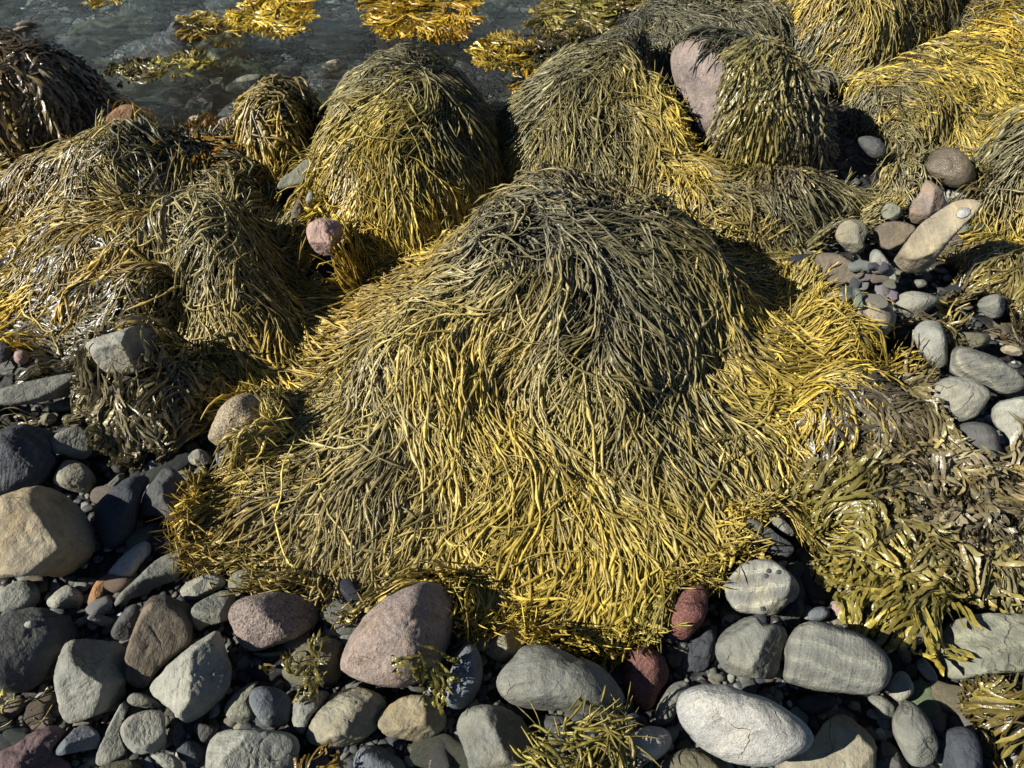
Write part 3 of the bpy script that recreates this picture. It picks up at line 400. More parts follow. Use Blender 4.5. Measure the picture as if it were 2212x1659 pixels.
('tr', "2060,490 2100,460 2203,455 2290,480 2290,560 2203,540 2120,520", 'g', 'rock', "grey rock at the far right edge among yellow weed", dict(k=3, l=.08)),
('mr', "1900,310 1960,260 2070,250 2090,340 2060,410 1980,410 1920,360", 'g', 'rock', "grey stone partly under brown weed at the upper right", dict(k=3, l=.05)),
('mr', "1750,510 1820,490 1990,500 2000,560 1920,600 1800,590", 'og', 'rock', "wet olive stone behind the long banded stone", dict(k=2, wet=.5, l=.05)),
('mr', "2040,600 2100,570 2190,590 2200,650 2090,640", 'tn', 'rock', "small tan stone at the right end of the long banded stone", dict(k=2, l=.05)),
('mr', "1490,170 1560,150 1600,190 1560,220 1500,210", 'gg', 'cobble', "small olive grey cobble under the lower end of the long tilted slab", dict(k=1, l=.03)),
('mr', "2070,910 2110,890 2190,895 2150,925", 'yl', 'rock', "small yellow stone between the banded stone and the pale speckled stone", dict(k=1, l=.04)),
('mr', "1950,1030 1980,1015 2005,1035 1995,1065 1960,1060", 'wg', 'pebble', "white pebble between the light grey rounded stone and the pale speckled stone", dict(k=0, l=.04)),
('tl', "655,760 720,690 790,655 850,665 865,720 850,760 790,795 700,790", 'ora', 'rock', "smooth orange brown rock on top of the weed mound at the water edge", dict(a=1, f=[(-.1, .2, 1, .7)], l=.20, stain=.5, wet=.3)),
('tl', "1190,740 1250,725 1310,760 1350,800 1290,830 1240,790 1200,770", 'tn', 'stone_shard', "pale tan splintered stone at the waterline", dict(a=1, k=4, bands=.6, l=.06)),
('tl', "1370,790 1390,750 1440,735 1470,770 1420,810", 'ppk', 'cobble', "small pink stone at the waterline behind a wet dark slab", dict(k=1, l=.05)),
('tl', "1250,900 1280,850 1380,800 1500,780 1560,790 1500,880 1400,930 1280,935", 'dg', 'rock', "wet dark slab with bright glints at the water edge", dict(a=1, k=2, wet=1., l=.08)),
('tl', "1050,840 1130,800 1240,770 1250,800 1190,850 1090,900", 'bg', 'slate_flake', "bluish slate leaning into the water behind the orange brown rock", dict(a=1, k=2, wet=.5, l=.05)),
('tl', "2010,440 2060,390 2130,370 2190,385 2195,420 2140,460 2060,470", 'tn', 'rock', "orange tan rock standing out of the water behind the weed mound", dict(k=2, stain=.8, l=.0, water=1)),
('tl', "1410,570 1470,510 1560,470 1660,470 1705,510 1690,570 1600,605 1480,600", 'gg', 'boulder', "large grey green oval stone just under the water surface", dict(k=1, l=-.02, water=1, t=.6)),
('tl', "1740,1170 1850,1080 1950,990 2000,1000 2000,1120 1900,1180 1780,1210", 'gg', 'flat_rock', "grey green slab leaning against the weed mound by the dark hollow", dict(a=1, f=[(-.2, .3, .9, .5)], l=.08, bands=.3)),
('tl', "1935,1450 1960,1400 2040,1375 2130,1395 2180,1430 2150,1560 2080,1640 1990,1590 1945,1520", 'ppk', 'rock', "bright pink rock in the dark hollow beside the golden weed", dict(k=3, f=[(-.3, .2, .9, .7)], speckle=.4, l=.10)),
('tl', "1830,1370 1880,1260 1910,1250 1930,1330 1880,1450", 'br', 'stone_shard', "brown splinter of rock in the dark hollow above the pink rock", dict(a=1, k=2, l=.06)),
('tl', "1940,1230 1970,1205 1995,1230 1990,1270 1960,1305 1935,1290", 'lg', 'pebble', "pale round pebble in the dark hollow above the pink rock", dict(k=0, l=.12)),
('tl', "30,220 100,170 180,160 205,190 150,245 60,245", 'tn', 'flat_stone', "flat tan stone in the water beside a brown one", dict(k=1, water=1, l=0.01, t=.6)),
('tl', "80,150 170,125 270,145 262,180 150,185", 'br', 'flat_stone', "flat brown stone breaking the water at the upper left", dict(k=1, water=1, l=.02, t=.6)),
]
# ------------------------------------------------------------------ shore ground and water line
ZW = -.055
wl = np.array([at(px, py, ZW)[:2] for px, py in [(-500, 330), (0, 330), (230, 262), (370, 300), (450, 290), (530, 240), (690, 215), (1050, 225), (1110, 235), (1240, 140), (1290, 45), (1330, 0), (1420, -150)]])
wl = wl[np.argsort(wl[:, 0])]
def ground(x, y):
    yw = np.interp(x, wl[:, 0], wl[:, 1])
    yw = np.where(x > wl[-1, 0], wl[-1, 1] + (x - wl[-1, 0])*6, yw)
    s = np.clip((y - yw + .12)/.45, 0, 1); s = s*s*(3-2*s)
    far = np.clip((y-6)/20, 0, 1)
    return -.05 - .17*s - 1.2*far*s + .006*noise2(x, y, 7., 3)
GX0, GY0, GD, GNX, GNY = -4.2, -.2, .0125, 672, 560
gx = GX0 + GD*np.arange(GNX); gy = GY0 + GD*np.arange(GNY)
GXX, GYY = np.meshgrid(gx, gy)
G0 = ground(GXX, GYY)
H = G0.copy()
def samp(A, x, y):
    fx = np.clip((x-GX0)/GD, 0, GNX-1.001); fy = np.clip((y-GY0)/GD, 0, GNY-1.001)
    i = fx.astype(int); j = fy.astype(int); u = fx-i; v = fy-j
    return A[j, i]*(1-u)*(1-v) + A[j, i+1]*u*(1-v) + A[j+1, i]*(1-u)*v + A[j+1, i+1]*u*v
def blur(A, n=1):
    for _ in range(n):
        B = np.pad(A, 1, mode='edge')
        A = (B[:-2, 1:-1] + B[2:, 1:-1] + 2*B[1:-1, 1:-1])/4
        B = np.pad(A, 1, mode='edge'); A = (B[1:-1, :-2] + B[1:-1, 2:] + 2*B[1:-1, 1:-1])/4
    return A
def hit(px, py):
    d = ray(px, py); t = np.arange(.6, 7, .01)
    q = EYE + d*t[:, None]; h = samp(H, q[:, 0], q[:, 1])
    k = np.argmax(q[:, 2] <= h) if (q[:, 2] <= h).any() else -1
    return q[k]

# ------------------------------------------------------------------ stones
def chaikin(p, n):
    for _ in range(n):
        q = np.roll(p, -1, 0); p = np.stack([.75*p+.25*q, .25*p+.75*q], 1).reshape(-1, 2)
    return p
def grid_faces(nr, nc):
    i = np.arange(nr-1)[:, None]*nc; j = np.arange(nc)[None]; jn = (j+1) % nc
    return np.stack([i+j, i+jn, i+nc+jn, i+nc+j], -1).reshape(-1, 4)
def stone_mesh(name, R, T, Tb, u, v, w, facets, rough, seed, ang=0, nt_=88, lo=1.0):
    """R: radius per direction (nt_) in the plane u,v; T / Tb: thickness to the front / back along w."""
    th = np.arange(nt_)*2*pi/nt_
    rings = np.concatenate([np.sin(np.linspace(.04, 1, int(26*lo))*pi/2), np.sin(np.linspace(.96, .05, int(14*lo))*pi/2)])
    front = np.concatenate([np.ones(int(26*lo), bool), np.zeros(int(14*lo), bool)])
    rr = rings[:, None]; a = 2.7 if not ang else 4.2
    dep = (1-np.clip(rr, 0, 1)**a)**(1/2.2)
    W = np.where(front[:, None], T, -Tb)*dep*np.ones((1, nt_))
    U = rr*R*np.cos(th); Vv = rr*R*np.sin(th)
    p = np.stack([U, Vv, W], -1)
    q0 = p.reshape(-1, 3)
    inv = np.zeros(len(q0)); k = 26. if ang else 9.
    for n in facets:
        nn = np.array(n[:3], float); nn /= np.linalg.norm(nn)
        dots = q0 @ nn; c = n[3]*dots.max()
        inv += np.clip(dots/c, 1e-6, None)**k
    fac = (1+inv)**(-1/k) if len(facets) else 1.
    q0 = q0*(fac[:, None] if len(facets) else 1.)
    q2 = q0.reshape(len(rings), nt_, 3); newR = np.hypot(q2[..., 0], q2[..., 1]).max(0)      # keep the outline the facets cut back
    q2[..., :2] *= (R/newR)[None, :, None]; q0 = q2.reshape(-1, 3)
    Rm = np.median(R)
    s = 1.6/Rm
    n1 = fbm(q0*s + seed*3.7, 4, .5)
    rid = 1-np.abs(noise3(q0*s*1.7 + seed*9.1)); rid = rid**4
    fine = fbm(q0*s*6 + seed, 3, .6)
    n_amp = Rm*((.022 if ang else .035)*n1 - .03*rough*rid*(ang*.7+.3) + .010*rough*fine)
    ln = np.linalg.norm(q0, axis=1)[:, None]
    q0 = q0*(1 + n_amp[:, None]/np.maximum(ln, Rm*.4))
    X = q0[:, 0:1]*u + q0[:, 1:2]*v + q0[:, 2:3]*w
    nr = len(rings)
    F = grid_faces(nr, nt_)
    c0, c1 = X[:nt_].mean(0), X[-nt_:].mean(0)
    X = np.vstack([X, c0, c1]); n0 = nr*nt_
    j = np.arange(nt_); jn = (j+1) % nt_
    cap = np.vstack([np.stack([np.full(nt_, n0), jn, j], -1), np.stack([np.full(nt_, n0+1), (nr-1)*nt_+j, (nr-1)*nt_+jn], -1)])
    return X, [F[:, ::-1], cap[:, ::-1]]
ROCKV = []
def set_stone(o, col, op, r):
    o.color = (*col, 1)
    for k in ('speckle', 'grain', 'bands', 'stain', 'wet', 'dark_band', 'dark_from'): o[k] = float(op.get(k, {'speckle': .35, 'bands': .15, 'stain': .25}.get(k, 0.)))
def build_stone(i, reg, s, colk, name, label, op):
    r = np.random.default_rng(100+i)
    P = pts_of(reg, s); ang = op.get('a', 0) or (name in ('rock', 'flat_rock', 'stone_shard', 'flat_stone') and bool(op.get('k', 0) or op.get('f')))
    P = chaikin(P, 1 if ang else 3); P = np.concatenate([p_ + (q_-p_)*np.linspace(0, 1, 5, endpoint=False)[:, None] for p_, q_ in zip(P, np.roll(P, -1, 0))]) if ang else P
    area = np.cross(P, np.roll(P, -1, 0)); cen = ((P+np.roll(P, -1, 0))*area[:, None]).sum(0)/(3*area.sum())
    d = ray(*cen); w = -d; u = np.cross(d, [0, 0, 1.]); u /= np.linalg.norm(u); v = np.cross(u, d)
    D = np.stack([ray(*p) for p in P])
    cosd = D @ d
    flat = D/cosd[:, None] - d                         # offsets in the facing plane for distance 1
    a2 = np.stack([flat @ u, flat @ v], -1)
    ang_ = np.arctan2(a2[:, 1], a2[:, 0]); rad = np.hypot(a2[:, 0], a2[:, 1])
    o_ = np.argsort(ang_); th = np.arange(88)*2*pi/88
    R1 = np.interp(((th+pi) % (2*pi))-pi, np.r_[ang_[o_]-2*pi, ang_[o_], ang_[o_]+2*pi], np.tile(rad[o_], 3))
    low = (-a2[:, 1]).max(); ev = np.sqrt(np.linalg.eigvalsh(np.cov(a2.T)))*1.75
    mr, big_r = ev[0], ev[1]
    g = -.05 if not op.get('water') else ZW-.05
    cz = math.sqrt(max(0, 1-d[2]**2))
    t = (CAMZ - g)/(-d[2])
    for _ in range(6):
        zc = g + low*t*cz*.95 + .1*mr*t*op.get('t', .8) + op.get('l', 0)
        t = (CAMZ-zc)/(-d[2])
    c = EYE + d*t
    T = op.get('t', .8)*mr*t*1.05 + .15*(big_r-mr)*t
    fac = list(op.get('f', []))
    for _ in range(op.get('k', 0) + (3 if ang else 1)):
        n = r.normal(size=3); n[2] = abs(n[2])*.8+.25; fac.append((*n, r.uniform(.7, .88)))
    X, F = stone_mesh(name, R1*t, T, T*.8, u, v, w, fac, op.get('rough', 1.), i+1, ang)
    ROCKV.append(X + c)
    me = make_mesh(name, X, F); me.name = name
    o = add(name, me, STONE, label, name.replace('_', ' '), loc=c)
    jit = r.uniform(.93, 1.07)
    set_stone(o, [x*jit for x in PAL[colk]], op, r)
    return o
for i, (reg, s, colk, name, label, op) in enumerate(ROCKS):
    build_stone(i, reg, s, colk, name, label, op)
# height map of the stones, so weed can lie over them
for X in ROCKV:
    ii = np.round((X[:, 0]-GX0)/GD).astype(int); jj = np.round((X[:, 1]-GY0)/GD).astype(int)
    ok = (ii > 0) & (ii < GNX-1) & (jj > 0) & (jj < GNY-1)
    np.maximum.at(H, (jj[ok], ii[ok]), X[ok, 2])
RM = np.zeros_like(H)
for X, (reg, s_, ck_, nm_, lb_, op_) in zip(ROCKV, ROCKS):
    ii = np.round((X[:, 0]-GX0)/GD).astype(int); jj = np.round((X[:, 1]-GY0)/GD).astype(int)
    ok = (ii > 0) & (ii < GNX-1) & (jj > 0) & (jj < GNY-1) & (X[:, 2] > X[:, 2].mean()-.2*np.ptp(X[:, 2]))
    RM[jj[ok], ii[ok]] = 1.
    if op_.get('grow'):
        for da in range(-3, 4):
            for db in range(-4, 4): RM[jj[ok]+db, ii[ok]+da] = 1.
def mm(A, f, n):
    for _ in range(n):
        B = np.pad(A, 1, mode='edge'); A = f([B[a:a+GNY, b:b+GNX] for a in range(3) for b in range(3)], axis=0)
    return A
RM = mm(mm(RM, np.max, 2), np.min, 2)
B = np.pad(H, 1, mode='edge'); HM = np.max([B[a:a+GNY, b:b+GNX] for a in range(3) for b in range(3)], axis=0)
HROCK = blur(HM, 1)
H = G0 + .3*(HROCK-G0)          # weed lies beside the bare stones rather than over them

# ------------------------------------------------------------------ ground sheet, water sheet
def sheet(name, xs, ys, zf):
    X, Y = np.meshgrid(xs, ys); Z = zf(X, Y)
    V = np.stack([X, Y, Z], -1).reshape(-1, 3); nx, ny = len(xs), len(ys)
    i = np.arange(ny-1)[:, None]*nx; j = np.arange(nx-1)[None]
    F = np.stack([i+j, i+j+1, i+nx+j+1, i+nx+j], -1).reshape(-1, 4)
    return make_mesh(name, V, F)
ax = np.r_[-60, -30, -15, -8, np.arange(-4.5, 4.51, .04), 8, 15, 30, 60]; ay = np.r_[-40, -15, -5, np.arange(-1, 6.01, .04), 8, 12, 20, 40, 80]
add('ground', sheet('ground', ax, ay, ground), GROUND_M, kind='structure')
wx = np.r_[-60, -20, np.arange(-6, 2.01, .1), 20, 60]
def wz(x, y): return np.full_like(x, ZW)
add('water', sheet('water', wx, np.r_[np.arange(1.5, 7, .1), 20, 80], wz), WATER_M, kind='structure')

# ------------------------------------------------------------------ weed
WP = dict(gr=(.15, .15, .115), y=(.52, .375, .05), gy=(.44, .27, .02), ol=(.20, .19, .11), dk=(.08, .08, .055), br=(.115, .08, .03), py=(.38, .34, .17), gn=(.22, .195, .04), ora=(.36, .19, .02), gb=(.24, .205, .15), yo=(.33, .27, .07), pu=(.17, .12, .09))
WP = {k: tuple(q*(.60 if k in ('gr', 'dk', 'br') else .84) for q in v) for k, v in WP.items()}
class Weed: pass
WEEDS = []
def weed_shape_on(w, crown, outline):
    w.c = hit(*crown)[:2]; return np.array([hit(q[0], q[1])[:2] for q in outline])
def weed_shape(crown, h, outline, prof='bell', src=None, flow=None, base=None, ridge=None, on=False):
    w = Weed(); g0 = -.05 if base is None else base
    w.h = h; w.g0 = g0
    w.c = at(*crown, g0+h)[:2]
    O = np.array([at(q[0], q[1], g0 + (q[2] if len(q) > 2 else 0.)*h)[:2] for q in outline])
    if on: O = weed_shape_on(w, crown, outline)
    rel = O - w.c; a = np.arctan2(rel[:, 1], rel[:, 0]); r = np.hypot(rel[:, 0], rel[:, 1])
    # densify polygon edges, then sort by angle
    dens = []
    for p, q in zip(O, np.roll(O, -1, 0)): dens.append(p + (q-p)*np.linspace(0, 1, 12, endpoint=False)[:, None])
    dn = np.vstack(dens) - w.c; a = np.arctan2(dn[:, 1], dn[:, 0]); r = np.hypot(dn[:, 0], dn[:, 1]); o = np.argsort(a)
    w.ta = np.linspace(-pi, pi, 361); w.tr = np.interp(w.ta, np.r_[a[o]-2*pi, a[o], a[o]+2*pi], np.tile(r[o], 3))
    k = np.ones(7)/7; w.tr = np.convolve(np.r_[w.tr[-8:-1], w.tr, w.tr[1:8]], k, 'same')[7:-7]
    w.prof = prof; w.ridge = None if ridge is None else np.array([at(*q, g0+h*.95)[:2] for q in ridge])
    w.src = None if src is None else at(*src, g0+h*.7)[:2]
    if flow is not None:
        f = at(*flow[1], g0+h*.5)[:2] - at(*flow[0], g0+h*.5)[:2]; w.flow = f/np.linalg.norm(f)
    else: w.flow = None
    return w
def Rof(w, x, y):
    a = np.arctan2(y-w.c[1], x-w.c[0]); return np.interp(a, w.ta, w.tr)
def rfrac(w, x, y): return np.hypot(x-w.c[0], y-w.c[1])/np.maximum(Rof(w, x, y), .02)
def weed_z(w, x, y):
    r = np.clip(rfrac(w, x, y), 0, 1)
    if w.prof == 'wide':
        ca = np.abs(np.cos(np.arctan2(y-w.c[1], x-w.c[0]))); pl = .12+.20*ca**2
        q = np.clip(r-pl, 0, 1)/(1-pl)
        return w.g0 + w.h*(.48*np.clip(1-(q/.5)**2, 0, 1) + .52*(1-q)**1.15)
    if w.prof == 'bell': f = np.cos(pi/2*r)**2*.82 + .18*(1-r)
    elif w.prof == 'dome': f = (1-r**2.6)**.75
    elif w.prof == 'wide': f = .46*np.clip(1-(np.clip(r-.16, 0, 1)/.46)**2., 0, 1) + .54*(1-np.clip(r-.12, 0, 1)/.88)**1.15
    else: f = (1-r**3)
    return w.g0 + w.h*f
def put_weed_height(w):
    global H
    Z = weed_z(w, GXX, GYY); inside = rfrac(w, GXX, GYY) < 1
    lump = .05*min(1, w.h/.22)*noise2(GXX, GYY, 4.5, 9) + .022*min(1, w.h/.2)*noise2(GXX, GYY, 13., 4)
    for px, py, rad, dep in w.dents:
        q = at(px, py, w.g0+.1); Z = Z - dep*np.exp(-((GXX-q[0])**2+(GYY-q[1])**2)/rad**2)
    H = np.where(inside, np.maximum(H, Z + lump*(1-np.clip(rfrac(w, GXX, GYY), 0, 1)**2)), H)
def fhash(i, j, k):
    v = np.sin(i*127.1 + j*311.7 + k*74.7)*43758.5453
    return v - np.floor(v)

class Build:
    def __init__(s): s.V, s.F, s.Cc, s.n = [], [], [], 0
    def tubes(s, P, R, Cl, K=3, flat=1.1, up=None):
        N, M = R.shape
        T = np.empty_like(P); T[:, 1:-1] = P[:, 2:]-P[:, :-2]; T[:, 0] = P[:, 1]-P[:, 0]; T[:, -1] = P[:, -1]-P[:, -2]
        T /= np.linalg.norm(T, axis=-1, keepdims=True)+1e-9
        sd = np.cross(T, np.array([0.02, 0.013, 1.]) if up is None else up); sd /= np.linalg.norm(sd, axis=-1, keepdims=True)+1e-9
        nn = np.cross(sd, T)
        a = np.arange(K)*2*pi/K + pi/2
        V = P[:, :, None] + R[:, :, None, None]*(np.cos(a)[:, None]*flat*sd[:, :, None] + np.sin(a)[:, None]*nn[:, :, None])
        base = s.n + (np.arange(N)*M*K)[:, None, None] + (np.arange(M-1)*K)[None, :, None]
        j = np.arange(K); jn = (j+1) % K
        F = np.stack([base+j, base+jn, base+K+jn, base+K+j], -1).reshape(-1, 4)
        s.V.append(V.reshape(-1, 3)); s.F.append(F); s.Cc.append(np.repeat(Cl.reshape(-1, 3), K, 0)); s.n += N*M*K
        return T, sd, nn
    def ribbons(s, P, Wd, Cl, roll, up=None):
        N, M = Wd.shape
        T = np.empty_like(P); T[:, 1:-1] = P[:, 2:]-P[:, :-2]; T[:, 0] = P[:, 1]-P[:, 0]; T[:, -1] = P[:, -1]-P[:, -2]
        T /= np.linalg.norm(T, axis=-1, keepdims=True)+1e-9
        sd = np.cross(T, np.array([0.02, 0.013, 1.]) if up is None else up); sd /= np.linalg.norm(sd, axis=-1, keepdims=True)+1e-9
        nn = np.cross(sd, T)
        b = np.cos(roll)[..., None]*sd + np.sin(roll)[..., None]*nn; c = np.cross(b, T)
        hw = Wd[..., None]*.5
        V = np.stack([P-hw*b, P+hw*.28*c, P+hw*b], 2)
        base = s.n + (np.arange(N)*M*3)[:, None, None] + (np.arange(M-1)*3)[None, :, None]
        j = np.arange(2)
        F = np.stack([base+j, base+j+1, base+3+j+1, base+3+j], -1).reshape(-1, 4)
        s.V.append(V.reshape(-1, 3)); s.F.append(F); s.Cc.append(np.repeat(Cl.reshape(-1, 3), 3, 0)); s.n += N*M*3
    def mesh(s, name):
        if not s.V: return None
        return make_mesh(name, np.vstack(s.V), np.vstack(s.F), np.vstack(s.Cc))

def field(w, x, y, op, dx, dy, turn):
    if w.ridge is not None:
        best = None
        for a, b in zip(w.ridge[:-1], w.ridge[1:]):
            ab = b-a; t = np.clip(((x-a[0])*ab[0]+(y-a[1])*ab[1])/(ab@ab), 0, 1)
            qx, qy = x-(a[0]+ab[0]*t), y-(a[1]+ab[1]*t); dd = qx*qx+qy*qy
            if best is None: best, rx, ry = dd, qx, qy
            else: m = dd < best; best = np.where(m, dd, best); rx = np.where(m, qx, rx); ry = np.where(m, qy, ry)
    else:
        cx, cy = w.c if w.src is None else w.src
        rx, ry = x-cx, y-cy
    d = np.hypot(rx, ry)+1e-4; rx, ry = rx/d, ry/d
    e = .03
    if not w.float:
        gxs = (samp(HS, x+e, y)-samp(HS, x-e, y))/(2*e); gys = (samp(HS, x, y+e)-samp(HS, x, y-e))/(2*e)
        gm = np.hypot(gxs, gys)+1e-6; gk = np.minimum(gm, 1.)/gm*op.get('grav', .45)
    else: gxs = gys = 0.; gk = 0.
    near = 1-np.exp(-(d/.10)**2); rad = op.get('rad', 1. if w.flow is None else .45)*near
    fx, fy = rx*rad - gxs*gk, ry*rad - gys*gk
    if w.flow is not None: k = op.get('flowk', 1.); fx, fy = fx + w.flow[0]*k, fy + w.flow[1]*k
    an = 1.1*noise2(x, y, 4.2, w.seed) + .7*noise2(x, y, 11., w.seed+5) + turn
    an = an*op.get('curl', 1.)*(1+1.2*(1-near))
    c, s_ = np.cos(an), np.sin(an); fx, fy = fx*c-fy*s_, fx*s_+fy*c
    m = np.hypot(fx, fy)+1e-6; fx, fy = fx/m, fy/m
    if dx is None: return fx, fy
    q = .62; fx, fy = dx*q+fx*(1-q), dy*q+fy*(1-q); m = np.hypot(fx, fy)+1e-6
    return fx/m, fy/m
def integrate(w, x, y, L, M, op, off0, off1, turn, d0=None, wig=.0, r=None):
    N = len(x); P = np.empty((N, M, 3)); UP = np.empty((N, M, 3)); dx = dy = None
    if d0 is not None: dx, dy = d0
    ds = L/(M-1)
    for k in range(M):
        t = k/(M-1)
        z = samp(HS, x, y) if not w.float else np.full(N, w.zfix)
        of = off0*(1-t) + off1*t
        if w.float: nv = np.tile([0., 0., 1.], (N, 1))
        else:
            e = .022; gx_ = (samp(HS, x+e, y)-samp(HS, x-e, y))/(2*e); gy_ = (samp(HS, x, y+e)-samp(HS, x, y-e))/(2*e)
            nv = np.stack([-gx_, -gy_, np.ones(N)], -1); nv /= np.linalg.norm(nv, axis=1)[:, None]
        UP[:, k] = nv
        P[:, k] = np.stack([x, y, z], -1) + nv*of[:, None]
        dx, dy = field(w, x, y, op, dx, dy, turn)
        if wig:
            an = r.normal(0, wig, N); c, s_ = np.cos(an), np.sin(an); dx, dy = dx*c-dy*s_, dx*s_+dy*c
        e = .02
        sl = (samp(HS, x+dx*e, y+dy*e)-z)/e if not w.float else 0.
        st = ds/np.sqrt(1+np.minimum(sl*sl, 12.))
        x = x+dx*st; y = y+dy*st
    UPS['u'] = UP
    return P
UPS = {}
def trim(P, op, w):
    """cut strands where they would run over a bare stone"""
    N, M = P.shape[:2]
    if op.get('over') or w.float or op.get('onrock'): return P, np.ones(N, bool), np.zeros((N, M), bool)
    inside = samp(RM, P[..., 0], P[..., 1]) > .5
    dead = np.maximum.accumulate(inside, 1); first = np.where(dead.any(1), dead.argmax(1), M)
    keep = first >= max(3, M//4)
    P = P.copy(); last = P[np.arange(N), np.minimum(first-1, M-1)]
    P = np.where(dead[..., None], last[:, None], P)
    return P, keep, dead
def pick_roots(w, N, r, lo=0., hi=.95, bias=.5):
    p = w.tr[:-1]**2; p = p/p.sum()
    k = r.choice(len(p), N, p=p); a = w.ta[k] + r.uniform(0, 2*pi/360, N)
    f = lo + (hi-lo)*r.uniform(0, 1, N)**bias
    R = np.interp(a, w.ta, w.tr)
    return w.c[0]+np.cos(a)*f*R, w.c[1]+np.sin(a)*f*R, f, R
def cluster_color(w, op, x, y):
    cps = w.cps; wt = np.stack([1/(np.hypot(x-q[0], y-q[1])**2+.004)**1.3 for q, _ in cps], -1)
    wt /= wt.sum(-1, keepdims=True)
    return wt @ np.array([WP[c] for _, c in cps])
DENS = 1.0; DA = 1.3
NSTR = [0]
def grow(i, w, kind, name, label, cat, op):
    r = np.random.default_rng(500+i); w.seed = i+1
    area = .5*np.sum(w.tr[:-1]**2)*(2*pi/360)
    slope_f = 1 + 1.1*w.h/max(.15, np.median(w.tr))
    root = add(name, None, None, label, cat, group=op.get('group'), loc=(w.c[0], w.c[1], w.g0))
    loc = np.array([w.c[0], w.c[1], w.g0])
    w.cps = [((w.p3(px, py)), c) for px, py, c in op['c']]
    B = {'a': Build(), 'b': Build()}
    dist = np.hypot(w.c[1], CAMZ); far = dist > 2.6
    if kind == 'asco':
        N = int(area*slope_f*op.get('dens', 2600)*DA); NSTR[0] += N
        x, y, f, R = pick_roots(w, N, r, op.get('lo', 0.), .93, op.get('bias', .5))
        # locks: neighbouring strands share tone, layer and turn, and draw together towards their tips
        cs = op.get('lock', .07)
        jx = x + .03*noise2(x, y, 9., 31); jy = y + .03*noise2(x, y, 9., 32)
        ci, cj = np.floor(jx/cs), np.floor(jy/cs); gxo, gyo = (ci+.5)*cs-jx, (cj+.5)*cs-jy
        l1, l2, l3, l4 = (fhash(ci, cj, k) for k in (1., 2., 3., 4.))
        off = op.get('lay', .07)*(.06+.94*l1)*r.uniform(.05, 1., N)**1.2 + .003
        off = off + op.get('raise', 0.)
        L = r.uniform(*op.get('L', (.22, .42)), N)
        avail = (1.0 + .16*(l4-.5) - f)*R*slope_f*1.05 + .05
        L = np.minimum(L, np.maximum(avail, .05)); ok = L > .055
        x, y, f, R, off, L, l1, l2, l3, l4 = (q[ok] for q in (x, y, f, R, off, L, l1, l2, l3, l4)); gxo, gyo = gxo[ok], gyo[ok]; N = len(x)
        off = off*(1-.55*f**3)
        M = op.get('M', 13 if far else 17)
        turn = (l2-.5)*1.0 + r.normal(0, .24, N); stray = r.uniform(0, 1, N) < op.get('stray', .10)
        turn = turn + stray*r.uniform(-1.4, 1.4, N); off = off + stray*r.uniform(.0, .02, N)
        P = integrate(w, x, y, L, M, op, off*.8, off*op.get('tip', .45) + op.get('loft', 0)*r.uniform(.2, 1, N), turn, wig=.085, r=r)
        up = UPS['u']; P, keep, dead = trim(P, op, w)
        up, P, off, L, l1, l2, l3, l4, x, y, dead = (q[keep] for q in (up, P, off, L, l1, l2, l3, l4, x, y, dead)); N = len(x)
        if N < 3: return
        sh = op.get('gather', .6)*np.clip(np.linspace(0, 1, M)*1.6, 0, 1)[None]
        P[..., 0] += gxo[keep][:, None]*sh; P[..., 1] += gyo[keep][:, None]*sh
        tt = np.linspace(0, 1, M)[None]; wv = .0036*np.sin(tt*L[:, None]*r.uniform(35, 80, (N, 1)) + r.uniform(0, 6, (N, 1)))*np.clip(tt*3, 0, 1)
        dv = P[:, -1, :2]-P[:, 0, :2]; dv /= np.linalg.norm(dv, axis=1)[:, None]+1e-6
        P[..., 0] += -dv[:, 1:2]*wv; P[..., 1] += dv[:, 0:1]*wv
        P[..., 2] += .004*np.sin(np.linspace(0, 1, M)[None]*r.uniform(6, 16, (N, 1)) + r.uniform(0, 6, (N, 1)))
        t = np.linspace(0, 1, M)[None]
        rb = op.get('r', .0016)*r.uniform(.65, 1.4, (N, 1))
        bl = np.zeros((N, M)); sp = r.uniform(.13, .30, (N, 1)); ph = r.uniform(0, 1, (N, 1))
        u = (t*L[:, None]/.08 + ph)                               # a bladder roughly every 10 cm
        du = np.abs(u-np.floor(u)-.5); bl = np.exp(-(du/.13)**2)*(r.uniform(.4, 1.3, (N, 1)))
        Rd = rb*(.75+.35*np.sin(pi*t)**.5 + bl*op.get('bladder', 2.1))*np.clip((1-t)*9+.25, 0, 1)*np.clip(t*6+.35, 0, 1)
        Rd = np.where(dead, Rd*0+.0001, Rd)
        c0 = cluster_color(w, op, x, y); c1 = cluster_color(w, op, P[:, -1, 0], P[:, -1, 1])
        lk = np.exp((l3-.5)*.5 + r.normal(0, .30, N))[:, None]
        ye = np.clip(.5*(l4-.62)*2 + r.normal(0, .10, N) + .25*noise2(x, y, 6., 77), 0, .7)[:, None]
        dkm = ((l2 > .70)*(.25+.6*r.uniform(0, 1, N)))[:, None]*op.get('dkmix', 1.)
        tip = np.array(WP[op.get('tipc', 'y')])
        cA = (c0*(1-dkm)+np.array(WP['gr'])*dkm)*lk; cB = (c1*(1-ye)+tip*ye)*lk
        Cl = cA[:, None]*(1-t[..., None]) + cB[:, None]*t[..., None]
        Cl = Cl*(1+.25*bl[..., None]*.8)
        yel = (Cl.mean(1)[:, 0]/np.maximum(Cl.mean(1)[:, 2], 1e-3) > op.get('split', 3.4))
